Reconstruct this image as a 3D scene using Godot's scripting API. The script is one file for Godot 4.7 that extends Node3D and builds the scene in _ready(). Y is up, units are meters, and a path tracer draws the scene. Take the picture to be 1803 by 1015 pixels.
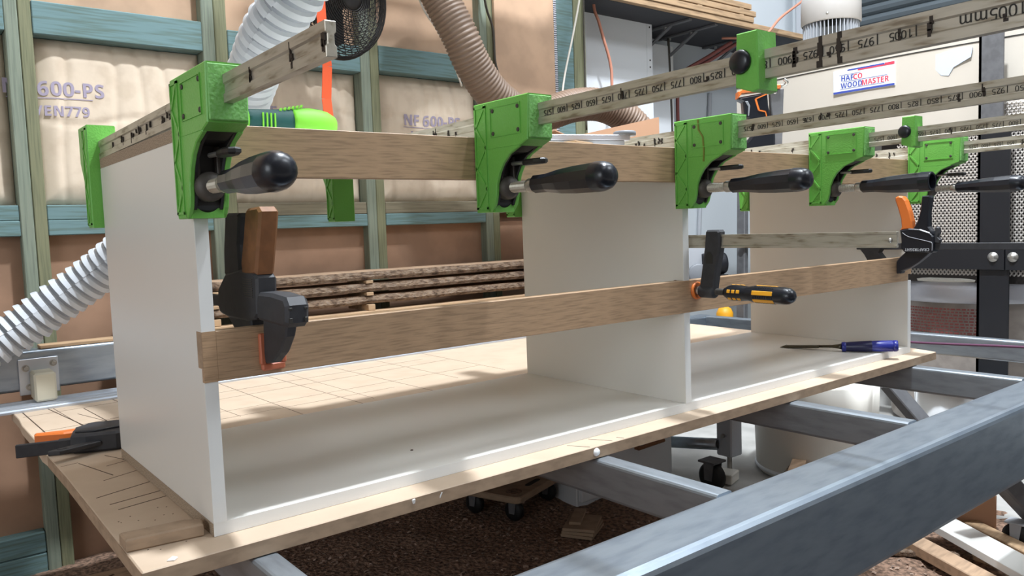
extends Node3D
# A cabinet carcass under clamps on a steel assembly bench in a timber framed workshop.
# x runs along the bench, z towards the viewer, y = 0 is the top of the bench board; the floor is at FLOOR.

const FLOOR := -0.45
const T := 0.016
const D := 0.4554      # depth of the carcass
const H := 0.4637      # top of the end panels
const XR := 1.7245     # right end of the carcass
const XD := 0.8526     # left face of the divider
const WALL := -1.25    # front of the studs

var M := {}
var used := {}

# ---------------------------------------------------------------- mesh helper
class MB:
	var st := SurfaceTool.new()
	var xf := Transform3D.IDENTITY
	func _init() -> void:
		st.begin(Mesh.PRIMITIVE_TRIANGLES)
		st.set_smooth_group(-1)
	func smooth(g: int) -> MB:
		st.set_smooth_group(g)
		return self
	func at(o: Vector3, b := Basis.IDENTITY) -> MB:
		xf = Transform3D(b, o)
		return self
	func tri(a: Vector3, b: Vector3, c: Vector3) -> void:
		st.add_vertex(xf * a)
		st.add_vertex(xf * c)
		st.add_vertex(xf * b)
	func quad(a: Vector3, b: Vector3, c: Vector3, d: Vector3) -> void:
		tri(a, b, c)
		tri(a, c, d)
	func oq(a: Vector3, b: Vector3, c: Vector3, d: Vector3, o: Vector3) -> void:
		if (c - a).cross(d - b).dot((a + b + c + d) * 0.25 - o) < 0.0:
			quad(d, c, b, a)
		else:
			quad(a, b, c, d)
	func box(c: Vector3, s: Vector3, b := 0.0) -> MB:
		var h := s * 0.5
		b = minf(b, minf(h.x, minf(h.y, h.z)) * 0.9)
		var v := func(sg: Vector3, ax: int) -> Vector3:
			var p := Vector3()
			for i in 3:
				p[i] = sg[i] * (h[i] - (0.0 if i == ax else b))
			return c + p
		for ax in 3:
			var j := (ax + 1) % 3
			var k := (ax + 2) % 3
			for s0 in [-1.0, 1.0]:
				var q := []
				for jk in [[-1, -1], [1, -1], [1, 1], [-1, 1]]:
					var sg := Vector3()
					sg[ax] = s0
					sg[j] = jk[0]
					sg[k] = jk[1]
					q.append(v.call(sg, ax))
				oq(q[0], q[1], q[2], q[3], c)
				if b > 0.0:
					for s1 in [-1.0, 1.0]:
						var e0 := Vector3()
						var e1 := Vector3()
						e0[ax] = s0
						e0[j] = s1
						e1 = e0
						e0[k] = -1
						e1[k] = 1
						oq(v.call(e0, ax), v.call(e1, ax), v.call(e1, j), v.call(e0, j), c)
		if b > 0.0:
			for x in [-1, 1]:
				for y in [-1, 1]:
					for z in [-1, 1]:
						var sg := Vector3(x, y, z)
						var a: Vector3 = v.call(sg, 0)
						var bb: Vector3 = v.call(sg, 1)
						var cc: Vector3 = v.call(sg, 2)
						if (bb - a).cross(cc - a).dot(a - c) < 0.0:
							tri(a, cc, bb)
						else:
							tri(a, bb, cc)
		return self
	func span(a: Vector3, b: Vector3, bev := 0.0) -> MB:   # box between two corners
		return box((a + b) * 0.5, (b - a).abs(), bev)
	func bar(a: Vector3, b: Vector3, w: float, t: float, upv := Vector3.UP, bev := 0.0) -> MB:  # bar from a to b, w across, t along upv
		var keep := xf
		var z := (b - a).normalized()
		var x := upv.cross(z).normalized()
		var y := z.cross(x)
		xf = keep * Transform3D(Basis(x, y, z), (a + b) * 0.5)
		box(Vector3.ZERO, Vector3(w, t, a.distance_to(b)), bev)
		xf = keep
		return self
	func prism(poly: Array, d0: float, d1: float, b := 0.0) -> MB:   # polygon in local xy, extruded along local z
		var p := PackedVector2Array(poly)
		if Geometry2D.is_polygon_clockwise(p):
			p.reverse()
		var n := p.size()
		var q := PackedVector2Array()
		for i in n:
			var e0 := (p[i] - p[(i + n - 1) % n]).normalized()
			var e1 := (p[(i + 1) % n] - p[i]).normalized()
			var n0 := Vector2(-e0.y, e0.x)
			var n1 := Vector2(-e1.y, e1.x)
			q.append(p[i] + (n0 + n1) * (b / maxf(0.35, 1.0 + n0.dot(n1))))
		var ids := Geometry2D.triangulate_polygon(q)
		for i in range(0, ids.size(), 3):
			var a := q[ids[i]]
			var bb := q[ids[i + 1]]
			var cc := q[ids[i + 2]]
			if (bb - a).cross(cc - a) < 0.0:
				var tmp := bb
				bb = cc
				cc = tmp
			tri(Vector3(a.x, a.y, d1), Vector3(bb.x, bb.y, d1), Vector3(cc.x, cc.y, d1))
			tri(Vector3(a.x, a.y, d0), Vector3(cc.x, cc.y, d0), Vector3(bb.x, bb.y, d0))
		for i in n:
			var j := (i + 1) % n
			quad(Vector3(p[i].x, p[i].y, d0 + b), Vector3(p[j].x, p[j].y, d0 + b), Vector3(p[j].x, p[j].y, d1 - b), Vector3(p[i].x, p[i].y, d1 - b))
			if b > 0.0:
				quad(Vector3(p[i].x, p[i].y, d1 - b), Vector3(p[j].x, p[j].y, d1 - b), Vector3(q[j].x, q[j].y, d1), Vector3(q[i].x, q[i].y, d1))
				quad(Vector3(q[i].x, q[i].y, d0), Vector3(q[j].x, q[j].y, d0), Vector3(p[j].x, p[j].y, d0 + b), Vector3(p[i].x, p[i].y, d0 + b))
		return self
	func lathe(pr: Array, n := 20, turn := 0.0) -> MB:   # profile of Vector2(radius, height) round local y
		for i in pr.size() - 1:
			var a: Vector2 = pr[i]
			var b: Vector2 = pr[i + 1]
			for k in n:
				var t0 := TAU * k / n + turn
				var t1 := TAU * (k + 1) / n + turn
				var p0 := Vector3(sin(t0) * a.x, a.y, cos(t0) * a.x)
				var p1 := Vector3(sin(t1) * a.x, a.y, cos(t1) * a.x)
				var q0 := Vector3(sin(t0) * b.x, b.y, cos(t0) * b.x)
				var q1 := Vector3(sin(t1) * b.x, b.y, cos(t1) * b.x)
				if a.x > 1e-6:
					tri(p0, p1, q1) if b.x > 1e-6 else tri(p0, p1, q0)
				if b.x > 1e-6:
					tri(p0, q1, q0)
		return self
	func cyl(a: Vector3, b: Vector3, r: float, n := 16, bev := 0.0, r2 := -1.0) -> MB:
		var keep := xf
		var y := (b - a).normalized()
		var x := y.cross(Vector3(0.31, 0.17, 0.93)).normalized()
		xf = keep * Transform3D(Basis(x, y, x.cross(y)), a)
		var l := a.distance_to(b)
		var re := r if r2 < 0.0 else r2
		if bev > 0.0:
			lathe([Vector2(0, 0), Vector2(r - bev, 0), Vector2(r, bev), Vector2(re, l - bev), Vector2(re - bev, l), Vector2(0, l)], n)
		else:
			lathe([Vector2(0, 0), Vector2(r, 0), Vector2(re, l), Vector2(0, l)], n)
		xf = keep
		return self
	func turned(a: Vector3, dir: Vector3, pr: Array, n := 18, turn := 0.0) -> MB:   # lathe along dir from a
		var keep := xf
		var y := dir.normalized()
		var x := y.cross(Vector3(0.31, 0.17, 0.93)).normalized()
		xf = keep * Transform3D(Basis(x, y, x.cross(y)), a)
		lathe(pr, n, turn)
		xf = keep
		return self
	func tube(pts: Array, radii: Array, n := 12, closed := false, caps := true) -> MB:
		var m := pts.size()
		var rings := []
		var x := Vector3.ZERO
		for i in m:
			var d: Vector3 = (pts[(i + 1) % m] - pts[(i + m - 1) % m]) if closed else (pts[mini(i + 1, m - 1)] - pts[maxi(i - 1, 0)])
			d = d.normalized()
			if i == 0:
				x = d.cross(Vector3(0.21, 0.94, 0.27)).normalized()
			else:
				x = (x - d * x.dot(d)).normalized()
			var y := d.cross(x)
			var ring := []
			var r: float = radii[i % radii.size()]
			for k in n:
				var t := TAU * k / n
				ring.append(pts[i] + (x * cos(t) + y * sin(t)) * r)
			rings.append(ring)
		for i in (m if closed else m - 1):
			var a: Array = rings[i]
			var b: Array = rings[(i + 1) % m]
			for k in n:
				var l := (k + 1) % n
				quad(a[k], a[l], b[l], b[k])
		if caps and not closed:
			for k in range(1, n - 1):
				tri(rings[0][0], rings[0][k + 1], rings[0][k])
				tri(rings[m - 1][0], rings[m - 1][k], rings[m - 1][k + 1])
		return self
	func done() -> ArrayMesh:
		st.generate_normals()
		st.index()
		return st.commit()

const ZY := Basis(Vector3(0, 0, 1), Vector3(0, 1, 0), Vector3(-1, 0, 0))   # local (x, y, z) -> world (z, y, -x): side profiles
const XZ := Basis(Vector3(1, 0, 0), Vector3(0, 0, -1), Vector3(0, 1, 0))   # local (x, y, z) -> world (x, -z, y): plan outlines

static func smoothed(p: Array, per: int) -> Array:   # Catmull-Rom
	var out := []
	for i in p.size() - 1:
		var a: Vector3 = p[maxi(i - 1, 0)]
		var b: Vector3 = p[i]
		var c: Vector3 = p[i + 1]
		var d: Vector3 = p[mini(i + 2, p.size() - 1)]
		for k in per:
			out.append(b.cubic_interpolate(c, a, d, float(k) / per))
	out.append(p[-1])
	return out

static func even(p: Array, step: float) -> Array:   # points at even spacing along a polyline
	var out := [p[0]]
	var left := step
	for i in p.size() - 1:
		var a: Vector3 = p[i]
		var b: Vector3 = p[i + 1]
		var l := a.distance_to(b)
		var s := left
		while s <= l:
			out.append(a.lerp(b, s / l))
			s += step
		left = s - l
	return out

static func v2(a: Array) -> Array:
	var o := []
	for i in range(0, a.size(), 2):
		o.append(Vector2(a[i], a[i + 1]))
	return o

# ---------------------------------------------------------------- object helper
func numbered(n: String) -> String:
	used[n] = used.get(n, -1) + 1
	return n if used[n] == 0 else "%s_%03d" % [n, used[n]]

func tag(o: Node, label: String, category: String, group := "", kind := "") -> Node:
	if label: o.set_meta("label", label)
	if category: o.set_meta("category", category)
	if group: o.set_meta("group", group)
	if kind: o.set_meta("kind", kind)
	return o

func thing(n: String, label: String, category: String, pos := Vector3.ZERO, group := "") -> Node3D:
	var o := Node3D.new()
	o.name = numbered(n)
	add_child(o)
	o.position = pos
	tag(o, label, category, group)
	return o

func part(n: String, m: Variant, mt: Material, parent: Node, label := "") -> MeshInstance3D:
	var o := MeshInstance3D.new()
	o.mesh = m.done() if m is MB else m
	o.material_override = mt
	o.cast_shadow = GeometryInstance3D.SHADOW_CASTING_SETTING_ON
	o.name = n if parent != self else numbered(n)
	parent.add_child(o, true)
	if label: o.set_meta("label", label)
	return o

func single(n: String, m: MB, mt: Material, label: String, category: String, group := "") -> MeshInstance3D:
	var o := part(n, m, mt, self)
	tag(o, label, category, group)
	return o

func structure(n: String, m: Variant, mt: Material) -> MeshInstance3D:
	var o := part(n, m, mt, self)
	o.set_meta("kind", "structure")
	return o

func words(s: String, em: float, bold := false, left := false) -> TextMesh:
	var t := TextMesh.new()
	var f := SystemFont.new()
	f.font_names = PackedStringArray(["Droid Sans"])
	if bold: f.font_weight = 700
	t.font = f
	t.font_size = 32
	t.pixel_size = em / 32.0
	t.depth = 0.0004
	t.text = s
	t.curve_step = 1.5
	t.horizontal_alignment = HORIZONTAL_ALIGNMENT_LEFT if left else HORIZONTAL_ALIGNMENT_CENTER
	return t

# ---------------------------------------------------------------- materials
func noise(seed_: int, freq: float, stops: Array, cols: Array, oct := 4, kind := FastNoiseLite.TYPE_SIMPLEX_SMOOTH, size := 512, normal := 0.0) -> NoiseTexture2D:
	var f := FastNoiseLite.new()
	f.seed = seed_
	f.noise_type = kind
	f.frequency = freq
	f.fractal_octaves = oct
	if kind == FastNoiseLite.TYPE_CELLULAR:
		f.cellular_return_type = FastNoiseLite.RETURN_CELL_VALUE
	var t := NoiseTexture2D.new()
	t.width = size
	t.height = size
	t.seamless = true
	t.noise = f
	if normal > 0.0:
		t.as_normal_map = true
		t.bump_strength = normal
	elif stops.size():
		var g := Gradient.new()
		g.offsets = PackedFloat32Array(stops)
		g.colors = PackedColorArray(cols)
		t.color_ramp = g
	return t

func mat(c: Color, rough := 0.6, metal := 0.0, tex: Texture2D = null, scale := Vector3.ONE, bump: Texture2D = null, depth := 0.0, world := true) -> StandardMaterial3D:
	var m := StandardMaterial3D.new()
	m.albedo_color = c
	m.roughness = rough
	m.metallic = metal
	if tex or bump:
		m.uv1_triplanar = true
		m.uv1_world_triplanar = world
		m.uv1_scale = scale
	if tex:
		m.albedo_texture = tex
	if bump:
		m.heightmap_enabled = true
		m.heightmap_texture = bump
		m.heightmap_scale = depth
	return m

func grey(v: float) -> Color:
	return Color(v, v, v)

func make_materials() -> void:
	var W := Color.WHITE
	var fine := noise(3, 0.05, [0.0, 1.0], [grey(0.0), grey(1.0)], 3)
	var dirt := noise(4, 0.012, [0.25, 0.6, 0.85], [grey(0.9), grey(0.975), grey(1.0)], 5)
	var grain := noise(5, 0.01, [0.2, 0.45, 0.55, 0.8], [grey(0.86), grey(0.95), grey(0.98), grey(1.03)], 5)
	var speck := noise(6, 0.09, [0.2, 0.45, 0.6, 0.8], [grey(0.72), grey(0.88), grey(0.97), grey(1.05)], 3)
	M.melamine = mat(Color(0.87, 0.86, 0.835), 0.34)
	M.edging = mat(Color(0.9, 0.9, 0.89), 0.4)
	M.chip = mat(Color(0.68, 0.6, 0.51), 0.85, 0.0, speck, Vector3.ONE * 9.0)
	M.oak = mat(Color(0.70, 0.575, 0.45), 0.5, 0.0, noise(7, 0.012, [0.2, 0.42, 0.5, 0.6, 0.8], [grey(0.85), grey(0.94), grey(0.985), grey(0.955), grey(1.03)], 5), Vector3(2.4, 44, 44))
	M.mdf = mat(Color(0.775, 0.69, 0.6), 0.75, 0.0, noise(8, 0.02, [0.2, 0.5, 0.8], [Color(0.965, 0.96, 0.955), grey(0.985), W], 5), Vector3.ONE * 1.1)
	M.mdf_edge = mat(Color(0.66, 0.565, 0.47), 0.85, 0.0, dirt, Vector3(4, 9, 4))  # sawn MDF tone; on the bench board edges it also carries shade
	M.kerf = mat(Color(0.28, 0.21, 0.16), 0.9)
	M.galv = mat(Color(0.66, 0.70, 0.74), 0.4, 0.92, noise(9, 0.02, [0.15, 0.45, 0.6, 0.85], [Color(0.9, 0.905, 0.92), Color(0.96, 0.963, 0.97), grey(0.985), Color(1.01, 1.01, 1.01)], 5), Vector3(1.0, 4, 4), fine, 0.01)
	M.galv_z = mat(Color(0.64, 0.67, 0.7), 0.45, 0.85, noise(10, 0.02, [0.15, 0.45, 0.6, 0.85], [grey(0.9), grey(0.96), grey(0.985), grey(1.01)], 5), Vector3(4, 4, 1.0), fine, 0.01)
	M.alu = mat(Color(0.8, 0.82, 0.85), 0.35, 0.75)
	var pine := noise(11, 0.012, [0.15, 0.4, 0.55, 0.85], [Color(0.85, 0.86, 0.85), Color(0.94, 0.95, 0.93), Color(0.98, 0.985, 0.97), Color(1.04, 1.02, 0.99)], 5)
	M.pine = mat(Color(0.48, 0.48, 0.375), 0.8, 0.0, pine, Vector3(22, 0.9, 22))
	M.pine_blue = mat(Color(0.5, 0.53, 0.475), 0.8, 0.0, pine, Vector3(21, 0.8, 21))
	M.pine_rail = mat(Color(0.5, 0.47, 0.39), 0.8, 0.0, grain, Vector3(0.9, 18, 18))
	M.noggin = mat(Color(0.41, 0.515, 0.52), 0.8, 0.0, noise(12, 0.012, [0.15, 0.4, 0.55, 0.85], [Color(0.88, 0.84, 0.78), Color(0.94, 0.94, 0.92), grey(0.98), Color(1.03, 1.03, 1.04)], 5), Vector3(0.9, 18, 18))
	M.batt = mat(Color(0.86, 0.79, 0.705), 0.9, 0.0, noise(13, 0.015, [0.2, 0.5, 0.8], [Color(0.94, 0.93, 0.92), grey(0.99), W], 4), Vector3.ONE * 1.5, fine, 0.03)
	M.print = mat(Color(0.63, 0.59, 0.66), 0.9)
	M.sheet = mat(Color(0.74, 0.61, 0.5), 0.75, 0.0, dirt, Vector3.ONE * 0.8)
	M.lining = mat(Color(0.64, 0.5, 0.4), 0.8, 0.0, dirt, Vector3.ONE * 0.9)
	M.green = mat(Color(0.42, 0.7, 0.3), 0.42, 0.0, null, Vector3.ONE * 9.0, fine, 0.03, false)
	M.dust_green = mat(Color(0.48, 0.72, 0.4), 0.6, 0.0, noise(14, 0.07, [0.35, 0.6, 0.8], [Color(0.9, 0.95, 0.85), W, Color(1.35, 1.2, 1.6)], 4), Vector3.ONE * 6.0, fine, 0.05, false)
	M.black = mat(Color(0.12, 0.113, 0.11), 0.5)
	M.dusty_black = mat(Color(0.2, 0.2, 0.215), 0.55, 0.0, dirt, Vector3.ONE * 8.0, null, 0.0, false)
	M.handle = mat(Color(0.085, 0.095, 0.125), 0.3, 0.0, noise(15, 0.02, [0.3, 0.6, 0.8], [W, W, Color(1.2, 1.2, 1.15)], 5), Vector3.ONE * 9.0, null, 0.0, false)
	M.boss = mat(Color(0.3, 0.28, 0.26), 0.55, 0.3)
	M.steel = mat(Color(0.76, 0.735, 0.68), 0.42, 0.6, noise(16, 0.02, [0.12, 0.3, 0.5, 0.8], [Color(0.72, 0.69, 0.65), Color(0.9, 0.89, 0.87), grey(0.97), W], 4), Vector3(9, 9, 1.6), null, 0.0, false)
	M.zinc = mat(Color(0.72, 0.71, 0.69), 0.32, 0.85)
	M.ink = mat(Color(0.16, 0.15, 0.135), 0.7)
	M.glue = mat(Color(0.16, 0.12, 0.09), 0.6)
	M.orange = mat(Color(0.82, 0.43, 0.17), 0.45)
	M.brick_orange = mat(Color(0.72, 0.4, 0.28), 0.55)
	M.brown_grip = mat(Color(0.52, 0.34, 0.2), 0.6, 0.0, dirt, Vector3.ONE * 8.0, null, 0.0, false)
	M.strap = mat(Color(0.86, 0.32, 0.12), 0.6)
	M.pvc_web = mat(Color(0.56, 0.58, 0.61), 0.45)
	M.pvc = mat(Color(0.77, 0.785, 0.805), 0.35)
	M.duct = mat(Color(0.5, 0.415, 0.35), 0.5)
	M.slab = mat(Color(0.72, 0.6, 0.49), 0.85, 0.0, grain, Vector3(1.4, 9, 9))
	M.bark = mat(Color(0.5, 0.43, 0.37), 0.95, 0.0, noise(17, 0.02, [0.25, 0.42, 0.55, 0.75], [Color(0.55, 0.5, 0.46), Color(0.82, 0.77, 0.72), Color(1.0, 0.95, 0.9), Color(1.25, 1.18, 1.08)], 5), Vector3(3, 9, 9), fine, 0.4)
	M.concrete = mat(Color(0.72, 0.71, 0.69), 0.85, 0.0, dirt, Vector3.ONE * 0.7)
	M.sawdust = mat(Color(0.6, 0.48, 0.4), 0.95, 0.0, noise(18, 0.05, [0.2, 0.45, 0.6, 0.8], [grey(0.6), grey(0.85), grey(1.0), grey(1.25)], 5), Vector3.ONE * 2.5, fine, 0.5)
	M.grey_wall = mat(Color(0.8, 0.82, 0.835), 0.8)
	M.white_wall = mat(Color(0.82, 0.81, 0.79), 0.85)
	M.dark_wall = mat(Color(0.4, 0.37, 0.34), 0.9)
	M.white = mat(Color(0.88, 0.89, 0.9), 0.45)
	M.roller = mat(Color(0.33, 0.36, 0.38), 0.5, 0.3)
	M.dark_board = mat(Color(0.2, 0.2, 0.22), 0.7)
	M.raw_pine = mat(Color(0.7, 0.58, 0.45), 0.8, 0.0, grain, Vector3(1.3, 12, 12))
	M.cream = mat(Color(0.81, 0.775, 0.725), 0.4)
	M.motor = mat(Color(0.72, 0.70, 0.68), 0.45)
	M.iron = mat(Color(0.13, 0.135, 0.155), 0.45, 0.2, noise(19, 0.02, [0.3, 0.6, 0.8], [W, W, Color(2.2, 2.2, 2.2)], 5), Vector3.ONE * 3.0)
	M.iron_dusty = mat(Color(0.42, 0.42, 0.43), 0.6, 0.2, dirt, Vector3.ONE * 4.0)
	M.guard = mat(Color(0.78, 0.75, 0.72), 0.45, 0.35)
	M.shade_cloth = mat(Color(0.24, 0.22, 0.21), 0.9)
	M.bag = mat(Color(0.68, 0.64, 0.61), 0.3, 0.0, dirt, Vector3.ONE * 3.0)
	M.red_ink = mat(Color(0.58, 0.3, 0.29), 0.8)
	M.fan = mat(Color(0.13, 0.115, 0.11), 0.5, 0.3)
	M.blue = mat(Color(0.14, 0.17, 0.5), 0.3)
	M.blue_dark = mat(Color(0.09, 0.09, 0.26), 0.35)
	M.blade = mat(Color(0.32, 0.3, 0.25), 0.35, 0.8)
	M.lime = mat(Color(0.53, 0.87, 0.25), 0.5)
	M.teal = mat(Color(0.1, 0.33, 0.32), 0.55)
	M.yellow = mat(Color(0.9, 0.63, 0.12), 0.5)
	M.bright_yellow = mat(Color(0.94, 0.82, 0.2), 0.5)
	M.card = mat(Color(0.74, 0.57, 0.45), 0.85)
	M.logo_blue = mat(Color(0.25, 0.32, 0.66), 0.5)
	M.logo_red = mat(Color(0.84, 0.27, 0.36), 0.5)
	M.purple = mat(Color(0.36, 0.2, 0.3), 0.7)
	M.cord_pink = mat(Color(0.78, 0.53, 0.44), 0.5)
	M.cord_dark = mat(Color(0.27, 0.25, 0.22), 0.6)
	M.cord_white = mat(Color(0.86, 0.84, 0.8), 0.5)
	M.foil = mat(Color(0.8, 0.8, 0.83), 0.4, 0.4)
	M.grey_plastic = mat(Color(0.5, 0.51, 0.53), 0.5)
	M.light_grey = mat(Color(0.68, 0.69, 0.71), 0.5)
	M.beige = mat(Color(0.74, 0.71, 0.63), 0.5)
	M.clear = mat(Color(0.92, 0.95, 0.97, 0.3), 0.12)
	M.clear.transparency = BaseMaterial3D.TRANSPARENCY_ALPHA
	M.wax = mat(Color(0.95, 0.95, 0.95), 0.4)
	M.rubber = mat(Color(0.05, 0.05, 0.055), 0.6)

func _ready() -> void:
	seed(7)
	# ---- camera, environment, lights
	var cam := Camera3D.new()
	cam.name = "camera"
	cam.position = Vector3(-0.28033, 0.35029, 0.93176)
	cam.basis = Basis(Vector3(0.78218, -0.03516, 0.62206), Vector3(0.07539, 0.99641, -0.03848), Vector3(-0.61848, 0.07699, 0.78202))
	cam.fov = rad_to_deg(2.0 * atan(507.5 / 1398.43))
	cam.near = 0.02
	add_child(cam)
	cam.current = true
	var we := WorldEnvironment.new()
	we.name = "environment"
	var e := Environment.new()
	e.background_mode = Environment.BG_COLOR
	e.background_color = Color(0.02, 0.02, 0.022)
	e.tonemap_mode = Environment.TONE_MAPPER_LINEAR
	e.tonemap_exposure = 1.0
	e.sdfgi_enabled = true
	e.ssao_enabled = true
	e.ssil_enabled = true
	we.environment = e
	add_child(we)
	make_materials()
	var cool := Color(0.935, 0.968, 1.0)
	lamp("work_lamp", "round bright work lamp hanging over the bench", Vector3(1.05, 3.25, 0.2), Vector2(0.16, 0.16), 17.5, cool, "")
	var g := "wide ceiling light panels out of view"  # unseen panels, placed to light the bench front and the right side
	lamp("unseen_ceiling_light", "wide ceiling panel out of view, placed to light the bench front from the left", Vector3(0.2, 3.4, 1.9), Vector2(1.6, 1.2), 1.6, cool, g)
	lamp("unseen_ceiling_light", "wide ceiling panel out of view, placed to light the bench from the front right", Vector3(2.6, 3.4, 2.7), Vector2(1.8, 1.2), 8.5, cool, g)
	lamp("unseen_ceiling_light", "wide ceiling panel out of view, placed to light the dust collector side", Vector3(2.6, 3.4, 0.4), Vector2(1.6, 0.8), 6.0, cool, g)
	lamp("unseen_ceiling_light", "wide ceiling panel added out of view to brighten the shaded framed wall", Vector3(1.3, 3.4, -0.5), Vector2(1.4, 0.9), 5.0, cool, g)  # added fill for the wall left in shade
	var win := Node3D.new()  # added window: its glow and area light fill in from the left
	win.name = "added_window_1"
	win.set_meta("kind", "structure")
	win.position = Vector3(-2.98, 1.0, 1.5)
	win.rotation.y = PI / 2
	add_child(win)
	var wm := mat(Color(0.9, 0.9, 0.9), 0.5)
	wm.emission_enabled = true
	wm.emission = cool
	wm.emission_energy_multiplier = 1.0
	part("fill_pane", MB.new().span(Vector3(-0.9, -0.6, -0.01), Vector3(0.9, 0.6, 0.0)), wm, win)
	part("frame", MB.new().span(Vector3(-0.97, 0.6, -0.02), Vector3(0.97, 0.67, 0.03)).span(Vector3(-0.97, -0.67, -0.02), Vector3(0.97, -0.6, 0.03)).span(Vector3(-0.97, -0.6, -0.02), Vector3(-0.9, 0.6, 0.03)).span(Vector3(0.9, -0.6, -0.02), Vector3(0.97, 0.6, 0.03)), M.white, win)
	var wl := AreaLight3D.new()
	wl.name = "fill_light"
	wl.area_size = Vector2(1.8, 1.2)
	wl.light_energy = 3.0
	wl.light_color = cool
	wl.shadow_enabled = true
	wl.position = Vector3(0, 0, 0.01)
	wl.rotation.y = PI
	win.add_child(wl)
	room()
	bench()
	carcass()
	clamps()
	small_clamps()
	tools()
	behind()
	machines()
	floor_things()

func lamp(n: String, label: String, p: Vector3, s: Vector2, energy: float, c: Color, group: String) -> void:
	var o := thing(n, label, "lamp", p, group)
	part("housing", MB.new().span(Vector3(-s.x / 2 - 0.03, 0.01, -s.y / 2 - 0.03), Vector3(s.x / 2 + 0.03, 0.08, s.y / 2 + 0.03), 0.01), M.white, o)
	var gm := mat(Color(0.9, 0.9, 0.9), 0.5)
	gm.emission_enabled = true
	gm.emission = c
	gm.emission_energy_multiplier = 1.5
	part("diffuser", MB.new().span(Vector3(-s.x / 2, 0.0, -s.y / 2), Vector3(s.x / 2, 0.012, s.y / 2)), gm, o)
	if p.y < 3.35:
		part("hanger", MB.new().cyl(Vector3(0, 0.08, 0), Vector3(0, 3.5 - p.y, 0), 0.006, 8), M.zinc, o)
	var l := AreaLight3D.new()
	l.name = "light"
	l.area_size = s
	l.light_energy = energy
	l.light_color = c
	l.shadow_enabled = true
	l.position = Vector3(0, -0.01, 0)
	l.rotation.x = -PI / 2
	o.add_child(l)

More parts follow.
